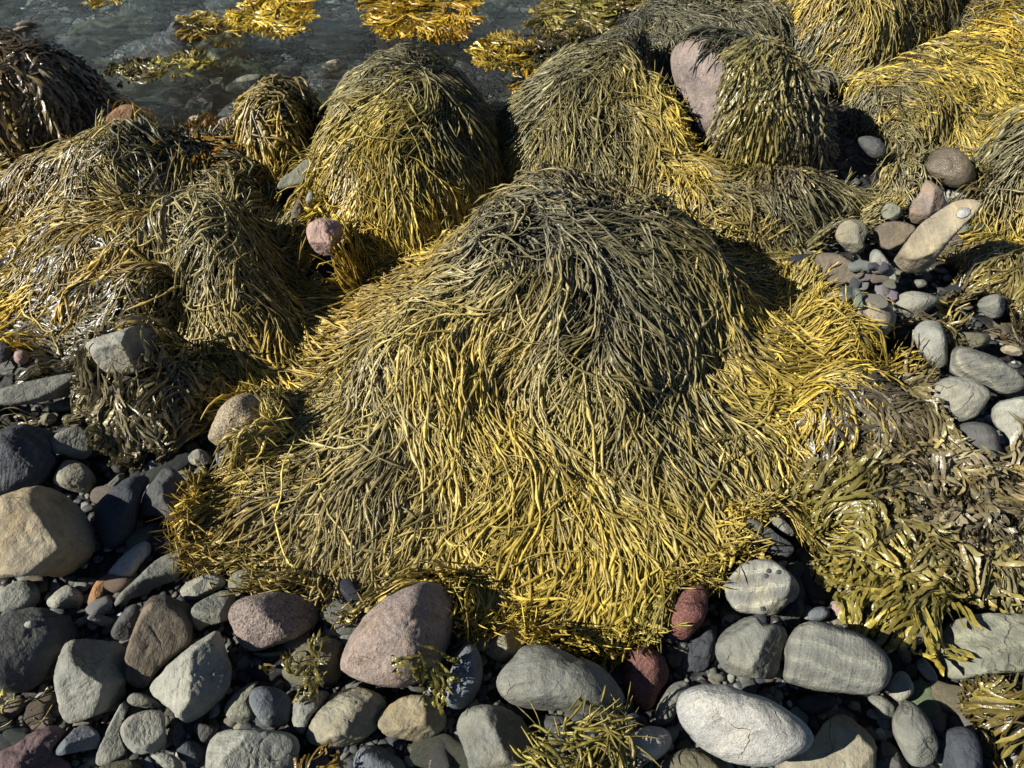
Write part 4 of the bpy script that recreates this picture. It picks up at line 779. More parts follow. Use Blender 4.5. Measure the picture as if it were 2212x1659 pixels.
        for key, sel in (('a', ~yel), ('b', yel)):
            if not sel.any(): continue
            idx = np.where(sel)[0]
            T, sd, nn = B[key].tubes(P[idx]-loc, Rd[idx], Cl[idx], 3 if far else 4, up=up[idx])
            # short side shoots with swollen tips
            n2 = int(len(idx)*op.get('shoots', 1.6 if far else 2.4)); q = r.integers(0, len(idx), n2); k = r.integers(2, M-1, n2)
            a = r.uniform(.35, 1.0, n2)*r.choice([-1, 1], n2); Ls = r.uniform(.012, .045, n2)*op.get('shootL', 1.)
            d = T[q, k]*np.cos(a)[:, None] + sd[q, k]*np.sin(a)[:, None] + nn[q, k]*r.uniform(-.05, .4, n2)[:, None]
            ts = np.linspace(0, 1, 5)
            Ps = (P[idx][q, k]-loc)[:, None] + d[:, None]*(Ls[:, None]*ts)[..., None] + T[q, k][:, None]*(Ls[:, None]*.5*ts**2)[..., None]
            Rs = (rb[idx][q]*np.array([.5, .62, .95, 1.05, .3])[None])*r.uniform(.6, 1.2, (n2, 1))
            Cs = Cl[idx][q, k][:, None]*(r.uniform(.8, 1.35, (n2, 1, 1)))*np.linspace(.9, 1.12, 5)[None, :, None]
            B[key].tubes(Ps, Rs, Cs, 3)
        names = (('a', 'olive_fronds'), ('b', 'yellow_fronds')); mat = ASCO
    else:
        N = max(16, int(area*slope_f*op.get('dens', 1500)*DENS)); NSTR[0] += N
        x, y, f, R = pick_roots(w, N, r, op.get('lo', 0.), .9, op.get('bias', .5))
        cs = op.get('lock', .09)
        jx = x + .03*noise2(x, y, 9., 31); jy = y + .03*noise2(x, y, 9., 32)
        ci, cj = np.floor(jx/cs), np.floor(jy/cs)
        l1, l2, l3, l4 = (fhash(ci, cj, k) for k in (1., 2., 3., 4.))
        L = r.uniform(*op.get('L', (.10, .20)), N)
        avail = (1.02 + .1*(l4-.4) - f)*R*slope_f + .05; L = np.minimum(L, np.maximum(avail, .05))
        off = op.get('lay', .045)*(.1+.9*l1)*r.uniform(.1, 1., N)+.003
        off = off + op.get('raise', 0.)
        M = 11 if not far else 9
        turn = (l2-.5)*1.1 + r.normal(0, .25, N)
        wid = op.get('w', .011)*r.uniform(.7, 1.3, N)
        c0 = cluster_color(w, op, x, y)
        lk = np.exp((l3-.5)*.6 + r.normal(0, .24, N))[:, None]
        ye = np.clip((l4-.6)*.9 + r.normal(0, .15, N), 0, .75)[:, None]
        tipc = np.array(WP[op.get('tipc', 'yo')])
        cA, cB = c0*lk, (c0*(1-ye)+tipc*ye)*lk*1.1
        def blade(P, roll0, tt0, wd, cA, cB, keyb):
            up = UPS['u']; P, kp, dead = trim(P, op, w); up, P, roll0, wd, cA, cB, dead = (q[kp] for q in (up, P, roll0, wd, cA, cB, dead))
            if len(P) < 2: return
            n, m = P.shape[:2]; t = np.linspace(0, 1, m)[None]
            prof = (.34+.8*t**1.1)*np.sqrt(np.clip(1.12-t**6*1.05, .05, 1))
            prof = prof*(1+.14*np.sin(t*r.uniform(8, 22, (n, 1))+r.uniform(0, 6, (n, 1))))
            prof[:, -1] *= .45; prof = np.where(dead, .01, prof)
            roll = roll0[:, None] + r.normal(0, .5, (n, 1))*t + .35*np.sin(t*r.uniform(4, 10, (n, 1))+r.uniform(0, 6, (n, 1)))
            Cl = cA[:, None]*(1-t[..., None])+cB[:, None]*t[..., None]
            P = P.copy(); P += up*(.007*np.sin(t*r.uniform(5, 14, (n, 1))+r.uniform(0, 6, (n, 1)))*t)[..., None]
            yel = Cl.mean(1)[:, 0]/np.maximum(Cl.mean(1)[:, 2], 1e-3) > op.get('split', 4.5)
            for key, s_ in (('a', ~yel), ('b', yel)):
                if s_.any(): B[key].ribbons(P[s_]-loc, wd[s_][:, None]*prof[s_], Cl[s_], roll[s_], up[s_])
        lf = op.get('loft', .012)*r.uniform(0, 1, N)
        A = integrate(w, x, y, L, M, op, off, off*.6+lf, turn, wig=.16, r=r)
        roll = r.normal(0, op.get('rollv', .45), N)
        blade(A, roll, 0, wid, cA, cB, 'a')
        def fork(A, k, LL, sgn):
            dv = A[:, k]-A[:, k-1]; dv = dv[:, :2]/(np.linalg.norm(dv[:, :2], axis=1)[:, None]+1e-6)
            an = sgn*r.uniform(.35, .8, N); c, s_ = np.cos(an), np.sin(an)
            d0 = (dv[:, 0]*c-dv[:, 1]*s_, dv[:, 0]*s_+dv[:, 1]*c)
            z0 = off*(1-.4*k/M)+lf*k/M
            return integrate(w, A[:, k, 0], A[:, k, 1], LL, max(6, M-3), op, z0, off*.6+lf*r.uniform(.4, 1.6, N), turn, d0=d0, wig=.14, r=r)
        sg = r.choice([-1, 1], N)
        k1, k2, k3 = int(M*.3), int(M*.5), int(M*.72)
        Bb = fork(A, k1, L*.72, sg); blade(Bb, roll, 0, wid*.95, cA, cB, 'a')
        Cc = fork(A, k2, L*.55, -sg); blade(Cc, roll, 0, wid*.9, cA, cB, 'a')
        if not op.get('few'):
            Dd = fork(Bb, max(2, k1), L*.42, r.choice([-1, 1], N)); blade(Dd, roll, 0, wid*.9, cA, cB, 'a')
            Ee = fork(A, k3, L*.30, sg); blade(Ee, roll, 0, wid*.85, cA, cB, 'a')
        names = (('a', 'brown_blades'), ('b', 'golden_blades')); mat = FUC
    made = [(nm, B[k].n, B[k]) for k, nm in names if B[k].n]
    tot = sum(q[1] for q in made)
    if len(made) == 2 and min(q[1] for q in made) < .06*tot:      # too little of the second tone to be a part
        a, b = made; k0 = max(made, key=lambda q: q[1]); k1 = min(made, key=lambda q: q[1])
        off_ = k0[2].n; k0[2].V += k1[2].V; k0[2].F += [f_+off_ for f_ in k1[2].F]; k0[2].Cc += k1[2].Cc; made = [k0]
    for nm, _, b in made: add(nm, b.mesh(nm), mat, parent=root)
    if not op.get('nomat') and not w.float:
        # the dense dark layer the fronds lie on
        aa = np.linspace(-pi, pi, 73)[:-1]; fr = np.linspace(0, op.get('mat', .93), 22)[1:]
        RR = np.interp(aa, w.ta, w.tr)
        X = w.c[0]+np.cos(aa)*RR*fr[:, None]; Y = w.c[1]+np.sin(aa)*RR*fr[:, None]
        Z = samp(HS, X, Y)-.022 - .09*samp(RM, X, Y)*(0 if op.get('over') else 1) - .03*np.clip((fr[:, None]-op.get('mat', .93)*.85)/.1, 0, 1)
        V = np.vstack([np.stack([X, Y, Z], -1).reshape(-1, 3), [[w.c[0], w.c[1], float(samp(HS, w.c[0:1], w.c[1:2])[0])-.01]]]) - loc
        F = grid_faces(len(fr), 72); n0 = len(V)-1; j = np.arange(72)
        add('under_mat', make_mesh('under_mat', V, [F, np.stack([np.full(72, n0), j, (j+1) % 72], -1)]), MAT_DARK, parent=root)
# ------------------------------------------------------------------ the weed plants and mats, one by one
# kind, name, label, category, crown, height, outline (x, y[, share of the height]), options
WD = [
('asco', 'seaweed_mound', "huge central mound of knotted wrack with a grey olive crown and yellow skirt", 'seaweed', (1240, 440), .31,
 [(1500, 480, .35), (1420, 400, .3), (1320, 378, .3), (1200, 372, .3), (1060, 392, .3), (920, 450, .3), (800, 560, .25), (720, 680, .2), (650, 830, .05), (590, 890), (480, 1000), (415, 1080), (385, 1200), (470, 1215), (560, 1260), (650, 1285), (730, 1300), (800, 1265), (900, 1250), (985, 1240), (1030, 1330), (1130, 1365), (1230, 1385), (1340, 1420), (1420, 1440), (1490, 1400), (1545, 1290), (1610, 1190), (1680, 1085), (1730, 1020), (1785, 960), (1850, 890), (1885, 830), (1850, 770), (1760, 715), (1690, 630), (1630, 540, .1)],
 dict(prof='wide', dens=2600, ridge=[(1090, 480), (1230, 500), (1380, 480)], L=(.22, .50), c=[(1240, 470, 'gr'), (1300, 520, 'dk'), (1150, 540, 'gr'), (1100, 500, 'gr'), (1200, 640, 'gr'), (1330, 640, 'gr'), (1400, 560, 'dk'), (1250, 720, 'gr'), (1440, 700, 'ol'), (1400, 800, 'gr'), (1040, 600, 'py'), (950, 650, 'py'), (900, 480, 'y'), (790, 560, 'gy'), (720, 680, 'gy'), (690, 780, 'gy'), (800, 760, 'yo'), (840, 820, 'py'), (900, 760, 'y'), (1000, 750, 'y'), (1060, 400, 'y'), (1300, 400, 'ol'), (1150, 850, 'yo'), (1250, 850, 'yo'), (1290, 960, 'dk'), (1350, 920, 'dk'), (1050, 900, 'gy'), (950, 1000, 'yo'), (1000, 1100, 'y'), (1100, 1050, 'yo'), (1250, 1120, 'y'), (1400, 1150, 'yo'), (1550, 1130, 'y'), (1500, 1000, 'ol'), (1600, 1000, 'ol'), (1560, 880, 'yo'), (1720, 900, 'y'), (1740, 980, 'y'), (1600, 700, 'y'), (1750, 760, 'y'), (1850, 780, 'y'), (1550, 600, 'ol'), (1700, 640, 'yo'), (800, 900, 'py'), (650, 920, 'yo'), (600, 960, 'yo'), (550, 1050, 'yo'), (480, 1130, 'gy'), (600, 1180, 'yo'), (720, 1130, 'gb'), (740, 1030, 'gb'), (880, 1150, 'py'), (1100, 1250, 'y'), (1300, 1320, 'y'), (1180, 1150, 'yo'), (1400, 1380, 'gn'), (600, 880, 'ol')])),
('asco', 'seaweed_mound', "tall steep rounded seaweed mound at the water edge, yellow at its lower left", 'seaweed', (880, 168), .30,
 [(1075, 330), (1070, 420), (1000, 500), (900, 560), (780, 580), (705, 520), (675, 430), (680, 330, .2), (690, 230, .5), (740, 160, .6), (800, 130, .6), (880, 112, .55), (960, 125, .55), (1030, 190, .5), (1065, 260, .3)],
 dict(prof='dome', dens=2800, L=(.2, .42), c=[(880, 150, 'dk'), (980, 190, 'dk'), (780, 190, 'ol'), (850, 250, 'yo'), (730, 280, 'yo'), (950, 300, 'ol'), (1040, 320, 'dk'), (720, 400, 'y'), (790, 430, 'y'), (860, 360, 'yo'), (990, 380, 'yo')])),
('asco', 'seaweed_mound', "grey olive seaweed mound draped left of the tall bare pink boulder", 'seaweed', (1340, 110), .27,
 [(1390, 75, .8), (1395, 150, .6), (1430, 270, .3), (1510, 370, .1), (1500, 420), (1380, 440), (1250, 440), (1130, 430), (1075, 370), (1085, 270, .1), (1150, 210, .2), (1240, 150, .4), (1290, 80, .6), (1360, 40, .7), (1430, 45, .8)],
 dict(prof='dome', dens=2500, L=(.2, .42), c=[(1350, 90, 'dk'), (1250, 170, 'ol'), (1180, 240, 'ol'), (1400, 200, 'yo'), (1300, 280, 'ol'), (1200, 330, 'yo'), (1150, 370, 'yo'), (1440, 280, 'y'), (1480, 330, 'y'), (1350, 380, 'ol')])),
('asco', 'seaweed_drape', "flat river of weed sweeping below the tall bare pink boulder toward the stony patch", 'seaweed', (1560, 430), .12,
 [(1270, 320), (1380, 320), (1480, 345), (1560, 395), (1680, 420), (1800, 420), (1880, 430), (1860, 470), (1760, 520), (1700, 545), (1620, 540), (1520, 520), (1440, 470), (1330, 390)],
 dict(prof='flat', dens=2600, L=(.2, .4), src=(1180, 230), flow=((1300, 320), (1700, 520)), flowk=1.2, c=[(1350, 320, 'ol'), (1450, 310, 'y'), (1440, 400, 'y'), (1520, 470, 'y'), (1560, 400, 'dk'), (1650, 450, 'dk'), (1720, 480, 'ol'), (1800, 430, 'ol')])),
('asco', 'seaweed_mound', "seaweed mound at the top edge hanging in long straight strands", 'seaweed', (1900, -70), .34,
 [(2120, -60, .4), (2080, 40), (2070, 115), (2010, 140), (1930, 170), (1840, 205), (1770, 170), (1690, 110), (1660, 50, .1), (1680, -30, .4), (1780, -110, .5), (1950, -120, .5)],
 dict(prof='dome', dens=2500, L=(.25, .45), c=[(1900, -20, 'yo'), (1780, 20, 'y'), (1850, 60, 'yo'), (1700, 60, 'y'), (1720, 100, 'gy'), (1820, 150, 'y'), (1950, 60, 'dk'), (2020, 30, 'dk'), (2040, 100, 'dk'), (1880, 120, 'ol')])),
('asco', 'seaweed_drape', "low mat of olive weed at the top edge between the water and the hanging mound", 'seaweed', (1540, 20), .16,
 [(1330, 20), (1400, -60), (1600, -90), (1700, -20), (1690, 60), (1780, 110), (1790, 150), (1680, 130), (1560, 80), (1450, 60), (1350, 60)],
 dict(prof='flat', dens=2600, L=(.18, .35), flow=((1400, 20), (1750, 110)), c=[(1400, 30, 'dk'), (1500, 20, 'ol'), (1600, 10, 'ol'), (1650, 60, 'ol'), (1740, 120, 'dk'), (1380, 0, 'br')])),
('asco', 'seaweed_drape', "bright yellow band of weed crossing the upper right corner", 'seaweed', (2040, 150), .13,
 [(1800, 180), (1880, 140), (2000, 110), (2100, 70), (2250, 40), (2350, 80), (2330, 170), (2180, 190), (2050, 200), (1900, 190)],
 dict(prof='flat', dens=2600, L=(.2, .4), src=(1650, 130), flow=((1900, 150), (2200, 150)), curl=1.3, c=[(1850, 165, 'y'), (1950, 160, 'y'), (2050, 150, 'y'), (2150, 110, 'y'), (2200, 100, 'gy'), (2100, 180, 'yo'), (2000, 130, 'ol')])),
('asco', 'seaweed_drape', "dull olive weed filling the top right corner", 'seaweed', (2170, 10), .2,
 [(2040, 30), (2060, -60), (2250, -100), (2400, -20), (2380, 70), (2230, 80), (2120, 90), (2050, 80)],
 dict(prof='flat', dens=2600, L=(.15, .3), c=[(2100, 20, 'ol'), (2200, 10, 'yo'), (2150, 60, 'ol')])),
('asco', 'seaweed_drape', "grey weed streaming toward the wet brown boulder, yellow at its end", 'seaweed', (1960, 215), .15,
 [(1800, 200), (1880, 165), (2020, 175), (2150, 185), (2260, 200), (2260, 240), (2150, 270), (2110, 300), (2030, 340), (1980, 390), (1960, 440), (1900, 440), (1910, 350), (1880, 290), (1830, 240)],
 dict(prof='flat', dens=2700, L=(.2, .4), src=(1800, 150), c=[(1850, 200, 'ol'), (1950, 220, 'dk'), (2050, 210, 'dk'), (2000, 270, 'yo'), (2070, 290, 'y'), (2150, 230, 'y'), (1930, 300, 'ol'), (1950, 380, 'ol'), (2060, 240, 'yo')])),
('asco', 'seaweed_mound', "olive seaweed mound at the right edge beside the wet brown boulder", 'seaweed', (2230, 250), .26,
 [(2400, 240, .3), (2420, 420), (2320, 560), (2230, 570), (2180, 540), (2120, 500), (2090, 450), (2100, 390), (2100, 320), (2120, 260, .2), (2200, 205, .4)],
 dict(prof='bell', dens=2600, L=(.2, .4), c=[(2200, 240, 'dk'), (2140, 300, 'ol'), (2180, 380, 'ol'), (2130, 430, 'dk'), (2200, 480, 'yo'), (2190, 540, 'y')])),
('fuc', 'brown_weed_patch', "limp grey brown weed below the right hand seaweed mound beside the long tilted slab", 'seaweed', (2150, 620), .08,
 [(2060, 570), (2120, 520), (2250, 540), (2350, 620), (2330, 760), (2230, 730), (2180, 690), (2100, 660), (2050, 620)],
 dict(prof='flat', dens=1500, L=(.1, .2), w=.008, flow=((2150, 560), (2120, 680)), c=[(2080, 600, 'gb'), (2150, 640, 'br'), (2200, 600, 'yo'), (2200, 700, 'gb')])),
('fuc', 'brown_weed_patch', "ragged brown weed over the grey stone right of the bean shaped stone", 'seaweed', (2090, 700), .05,
 [(2010, 680), (2050, 650), (2120, 660), (2200, 700), (2210, 760), (2130, 770), (2060, 740)],
 dict(prof='flat', dens=1100, L=(.08, .16), w=.009, nomat=1, c=[(2040, 680, 'yo'), (2100, 710, 'br'), (2160, 740, 'gb')])),
('fuc', 'brown_weed_tuft', "brown weed tuft squeezed between the long tan stone and the bean shaped stone", 'seaweed', (1950, 740), .07,
 [(1910, 730), (1950, 705), (1990, 720), (2010, 780), (2040, 810), (2000, 830), (1950, 810), (1915, 770)],
 dict(prof='flat', dens=1700, L=(.08, .18), w=.009, flow=((1950, 730), (2000, 820)), c=[(1940, 740, 'gb'), (1980, 790, 'br'), (2010, 820, 'yo')])),
('asco', 'seaweed_mound', "left seaweed mound with an arched olive crown and orange yellow flanks", 'seaweed', (440, 455), .27,
 [(590, 480, .3), (625, 560, .1), (655, 680), (650, 790), (590, 870), (500, 870), (410, 800), (395, 730), (300, 700), (180, 690), (90, 690), (-40, 740), (-90, 640), (-20, 590), (80, 560), (180, 510, .1), (280, 445, .3), (360, 412, .5), (460, 405, .5), (540, 430, .4)],
 dict(prof='bell', dens=2900, L=(.2, .42), c=[(440, 440, 'py'), (360, 450, 'py'), (520, 480, 'py'), (330, 520, 'yo'), (250, 560, 'gy'), (150, 600, 'gy'), (60, 640, 'y'), (0, 680, 'y'), (440, 540, 'ol'), (500, 580, 'ol'), (600, 620, 'gy'), (580, 740, 'gy'), (540, 690, 'yo'), (450, 680, 'yo'), (420, 620, 'ol'), (350, 620, 'dk'), (560, 820, 'y')])),
('fuc', 'brown_weed_patch', "shiny grey black flat weed hanging above the cube shaped rock", 'seaweed', (330, 590), .20,
 [(420, 570, .4), (430, 640), (400, 700), (330, 700), (250, 710), (190, 720), (150, 750), (120, 790), (60, 770), (30, 720), (80, 670), (160, 640), (220, 600), (280, 570, .4), (350, 555, .7)],
 dict(prof='bell', dens=1500, L=(.10, .22), w=.010, c=[(350, 600, 'dk'), (330, 640, 'gb'), (250, 650, 'ol'), (180, 690, 'gb'), (100, 700, 'gb'), (150, 740, 'dk'), (80, 740, 'ol'), (400, 620, 'br')])),
('asco', 'seaweed_mound', "yellow streaked weed slope at the left edge below the dark shaded mound", 'seaweed', (250, 300), .24,
 [(350, 270, .4), (360, 330), (300, 400), (200, 450), (120, 520), (20, 570), (-120, 580), (-200, 450), (-60, 360), (60, 330), (140, 310, .3), (190, 262, .6), (270, 245, .7)],
 dict(prof='bell', dens=2800, stray=.2, L=(.18, .36), flow=((250, 330), (50, 470)), flowk=.6, c=[(250, 280, 'yo'), (300, 300, 'dk'), (230, 330, 'yo'), (120, 350, 'dk'), (200, 350, 'dk'), (20, 440, 'dk'), (150, 460, 'dk'), (160, 380, 'ol'), (80, 380, 'br'), (60, 430, 'gy'), (180, 410, 'gy'), (30, 470, 'gy'), (10, 400, 'yo'), (100, 460, 'y')])),
('fuc', 'brown_weed_patch', "dark glossy flat weed in the dip left of the arched mound", 'seaweed', (240, 470), .13,
 [(320, 430), (290, 500), (200, 540), (110, 590), (20, 620), (0, 580), (80, 530), (150, 480), (200, 440), (260, 425)],
 dict(prof='flat', dens=1400, L=(.09, .2), w=.009, flow=((240, 450), (100, 580)), c=[(260, 460, 'dk'), (200, 490, 'gb'), (130, 540, 'dk'), (60, 590, 'gb')])),
('fuc', 'dark_weed_mound', "dark brown shaded mound of leafy weed at the left edge of the water", 'seaweed', (20, 125), .30,
 [(150, 150, .4), (215, 210, .1), (260, 230), (240, 290), (170, 340), (60, 370), (-120, 380), (-260, 250), (-200, 130, .3), (-60, 85, .6), (50, 92, .65), (110, 115, .55)],
 dict(prof='dome', dens=2000, L=(.08, .17), w=.014, loft=.03, curl=1.6, ridge=[(-100, 110), (60, 125)], c=[(20, 120, 'br'), (60, 150, 'gb'), (10, 200, 'ora'), (120, 170, 'br'), (150, 220, 'dk'), (60, 250, 'dk'), (20, 300, 'dk')])),
('asco', 'seaweed_mound', "small dark mound of thin weed with golden lower strands, left of the tall steep mound", 'seaweed', (615, 215), .24,
 [(690, 230, .5), (690, 330), (670, 400), (620, 420), (560, 400), (515, 360), (505, 300, .1), (535, 240, .4), (570, 195, .6), (620, 180, .7), (670, 190, .6)],
 dict(prof='dome', dens=2600, L=(.15, .32), r=.0028, c=[(610, 200, 'dk'), (660, 230, 'dk'), (570, 230, 'ol'), (560, 290, 'gy'), (600, 330, 'y'), (640, 290, 'dk'), (660, 340, 'gy'), (560, 370, 'y'), (640, 390, 'gy')])),
('asco', 'seaweed_drape', "dark thin weed in the hollow behind the arched left mound", 'seaweed', (460, 370), .12,
 [(340, 370), (400, 345), (500, 335), (570, 360), (600, 430), (590, 480), (520, 440), (420, 415), (350, 420), (310, 440), (300, 400)],
 dict(prof='flat', dens=2500, L=(.15, .3), r=.0026, dkmix=.3, tipc='ol', c=[(400, 370, 'dk'), (500, 370, 'dk'), (560, 420, 'ol'), (340, 410, 'ol'), (580, 460, 'yo')])),
('fuc', 'orange_weed_tuft', "glossy orange tuft of forked weed in front of the wet dark slab", 'seaweed', (400, 335), .10,
 [(480, 330), (490, 355), (440, 375), (380, 380), (335, 372), (335, 345), (360, 322), (420, 312), (460, 318)],
 dict(prof='dome', dens=2200, L=(.08, .16), w=.011, loft=.03, tipc='ora', c=[(380, 340, 'ora'), (430, 340, 'ora'), (460, 330, 'br'), (350, 360, 'br')])),
('fuc', 'brown_weed_patch', "wide patch of brown grey forked weed between cube shaped rock and granite cobble", 'seaweed', (350, 850), .12,
 [(480, 810), (510, 850), (470, 890), (440, 920), (420, 970), (340, 990), (270, 985), (200, 985), (190, 930), (150, 890), (165, 850), (230, 815), (300, 790), (380, 770), (440, 780)],
 dict(prof='flat', dens=2300, L=(.08, .17), w=.011, rollv=.8, src=(470, 780), flow=((450, 830), (250, 930)), flowk=.5, loft=.02, c=[(250, 850, 'gb'), (350, 820, 'br'), (430, 850, 'gb'), (300, 880, 'gb'), (350, 920, 'gb'), (260, 940, 'gb'), (240, 920, 'gn'), (400, 930, 'br'), (320, 970, 'yo'), (210, 860, 'ol'), (450, 860, 'gn')])),
('asco', 'seaweed_drape', "thin yellow strands under the long grey slab at the left edge", 'seaweed', (30, 900), .06,
 [(110, 880), (105, 905), (60, 935), (0, 950), (-60, 930), (-40, 895), (30, 878)],
 dict(prof='flat', dens=2300, L=(.12, .25), flow=((100, 885), (0, 930)), flowk=2., c=[(60, 890, 'yo'), (10, 920, 'y'), (80, 900, 'ol')])),
('fuc', 'leafy_weed_patch', "glossy green gold leafy weed spread over the pale fractured slab at the right", 'seaweed', (2000, 1110), .14,
 [(2260, 1080), (2290, 1200), (2230, 1320), (2130, 1320), (2060, 1300), (2020, 1340), (1990, 1400), (1950, 1390), (1930, 1330), (1880, 1300), (1830, 1330), (1800, 1290), (1830, 1250), (1770, 1230), (1720, 1190), (1705, 1120), (1720, 1070), (1790, 1040), (1900, 1020), (2000, 1010), (2120, 1030)],
 dict(prof='flat', over=1, dens=3000, L=(.07, .15), w=.0115, ridge=[(1780, 1050), (2000, 1040), (2230, 1090)], flow=((2000, 1060), (1970, 1300)), flowk=.5, rad=.5, loft=.05, curl=1.7, rollv=.9, tipc='y', c=[(1750, 1080, 'yo'), (1800, 1130, 'gn'), (1900, 1150, 'yo'), (1980, 1220, 'gn'), (2000, 1090, 'gb'), (2080, 1120, 'gb'), (1900, 1060, 'gb'), (2150, 1100, 'gb'), (2100, 1230, 'gn'), (2180, 1270, 'gn'), (1960, 1330, 'gn'), (1840, 1280, 'gn')])),
('fuc', 'brown_weed_mound', "brown and tan flat weed flowing from the skirt to the smooth dark slate stone", 'seaweed', (1810, 850), .14,
 [(1900, 830), (1950, 880), (2000, 920), (2050, 960), (2100, 1000), (2110, 1025), (2020, 1030), (1900, 1025), (1800, 1030), (1750, 990), (1730, 920), (1740, 860), (1780, 830)],
 dict(prof='flat', dens=2000, L=(.12, .24), w=.010, flow=((1800, 860), (2080, 1010)), flowk=.8, c=[(1790, 870, 'dk'), (1830, 910, 'gb'), (1780, 940, 'dk'), (1900, 950, 'gb'), (1980, 970, 'yo'), (2050, 1000, 'yo'), (1860, 890, 'br'), (1950, 920, 'dk'), (1800, 1000, 'gb')])),
('fuc', 'brown_weed_cape', "cape of brown gold weed hanging down the right side of the tall bare pink boulder", 'seaweed', (1650, 170), .36,
 [(1680, 140), (1740, 200), (1775, 280), (1785, 340), (1760, 385), (1720, 400), (1680, 400), (1650, 395), (1610, 390), (1600, 320), (1590, 240), (1580, 160), (1590, 120), (1630, 110)],
 dict(prof='flat', on=1, over=1, nomat=1, src=(1540, 70), **{'raise': .008}, rollv=.8, dens=3600, L=(.06, .13), w=.0085, loft=.03, c=[(1600, 150, 'ol'), (1600, 220, 'yo'), (1640, 280, 'yo'), (1580, 300, 'gn'), (1700, 230, 'dk'), (1720, 300, 'gb'), (1640, 360, 'yo'), (1780, 340, 'gb'), (1820, 400, 'br'), (1700, 400, 'gb')])),
('asco', 'seaweed_drape', "cap of dark thin weed lying over the top of the tall bare pink boulder", 'seaweed', (1650, 115), .40,
 [(1570, 95), (1610, 75), (1700, 95), (1780, 155), (1760, 190), (1650, 150), (1590, 125)],
 dict(prof='flat', dens=3000, L=(.12, .3), r=.0024, over=1, on=1, nomat=1, **{'raise': .012}, dkmix=.3, tipc='ol', c=[(1530, 80, 'dk'), (1600, 90, 'dk'), (1700, 120, 'ol')])),
('asco', 'branching_weed_tuft', "upright branching olive tuft between the grey wedge rock and the cream cobble", 'seaweed', (1240, 1600), .09,
 [(1370, 1560), (1380, 1620), (1370, 1720), (1240, 1760), (1130, 1740), (1095, 1640), (1120, 1590), (1200, 1560), (1290, 1540)],
 dict(prof='dome', dens=1900, L=(.08, .2), r=.0023, loft=.03, tip=1., shoots=3., shootL=1.2, rad=.5, curl=1.8, tipc='yo', bladder=.5, nomat=1, c=[(1150, 1600, 'gn'), (1250, 1600, 'gn'), (1330, 1580, 'yo'), (1300, 1650, 'br')])),
('fuc', 'brown_weed_tuft', "small tuft of amber forked weed at the bottom edge beside the yellowish rounded rock", 'seaweed', (700, 1660), .07,
 [(760, 1620), (775, 1680), (720, 1750), (640, 1730), (630, 1650), (670, 1610), (720, 1600)],
 dict(prof='dome', dens=1600, L=(.08, .15), w=.011, loft=.05, nomat=1, tipc='ora', c=[(680, 1640, 'br'), (720, 1640, 'ora'), (750, 1640, 'gn')])),
('fuc', 'brown_weed_patch', "dark amber weed hanging in the shaded bottom right corner", 'seaweed', (2160, 1500), .10,
 [(2110, 1440), (2180, 1410), (2270, 1440), (2290, 1600), (2220, 1660), (2160, 1640), (2110, 1590), (2080, 1520)],
 dict(prof='flat', dens=1500, L=(.09, .18), w=.009, flow=((2160, 1450), (2150, 1600)), tipc='gn', c=[(2120, 1480, 'br'), (2180, 1500, 'br'), (2180, 1580, 'br'), (2150, 1450, 'gn')])),
('asco', 'seaweed_drape', "few thin olive strands at the left edge below the smooth dark boulder", 'seaweed', (20, 1530), .05,
 [(90, 1510), (80, 1550), (30, 1580), (-40, 1580), (-60, 1520), (10, 1500)],
 dict(prof='flat', dens=1100, L=(.1, .22), nomat=1, c=[(40, 1530, 'gn'), (0, 1550, 'yo')])),
('fuc', 'leafy_weed_tuft', "golden leafy tuft at the lowest point of the central skirt over the dark red rock", 'seaweed', (1430, 1410), .11,
 [(1490, 1390), (1490, 1430), (1440, 1465), (1390, 1450), (1370, 1410), (1410, 1380)],
 dict(prof='dome', dens=1700, L=(.06, .12), w=.013, loft=.02, nomat=1, c=[(1400, 1410, 'gn'), (1460, 1420, 'yo')])),
('fuc', 'brown_weed_tuft', "little olive tuft stuck on the dark side of the pink brown boulder", 'seaweed', (925, 1415), .01,
 [(950, 1420), (930, 1445), (905, 1440), (885, 1405), (910, 1395), (940, 1400)],
 dict(prof='flat', dens=900, L=(.04, .08), w=.009, nomat=1, onrock=1, c=[(920, 1415, 'gn')])),
('fuc', 'brown_weed_scraps', "scraps of brown weed caught on the dark olive rock", 'seaweed', (670, 1440), .01,
 [(720, 1420), (730, 1460), (680, 1475), (610, 1470), (600, 1450), (640, 1430)],
 dict(prof='flat', dens=700, L=(.04, .09), w=.007, nomat=1, onrock=1, c=[(660, 1440, 'gn'), (700, 1450, 'br')])),
# weed at the water surface
('fuc', 'floating_weed', "large bright yellow fan of weed floating at the top left of the water", 'floating weed', (605, 25), .0,
 [(660, 10), (655, 50), (620, 78), (570, 70), (530, 60), (510, 40), (560, 5), (620, -20)], dict(water=1, rad=.35, curl=2.2, loft=.015, rollv=.8,  dens=2400, L=(.10, .24), w=.012, tipc='y', c=[(600, 20, 'y'), (560, 40, 'y'), (640, 10, 'gy')])),
('fuc', 'floating_weed', "biggest patch of golden floating weed at the middle of the top edge", 'floating weed', (880, 25), .0,
 [(1020, 20), (1010, 75), (960, 85), (920, 70), (890, 90), (860, 88), (825, 60), (800, 20), (790, -20), (1000, -30)], dict(water=1, rad=.35, curl=2.2, loft=.015, rollv=.8,  dens=2400, L=(.10, .2), w=.010, tipc='y', c=[(850, 40, 'gy'), (950, 20, 'gy'), (990, 60, 'ora'), (880, 70, 'y')])),
('fuc', 'floating_weed', "pale thin golden weed under the surface beside the large yellow fan", 'floating weed', (465, 65), .0,
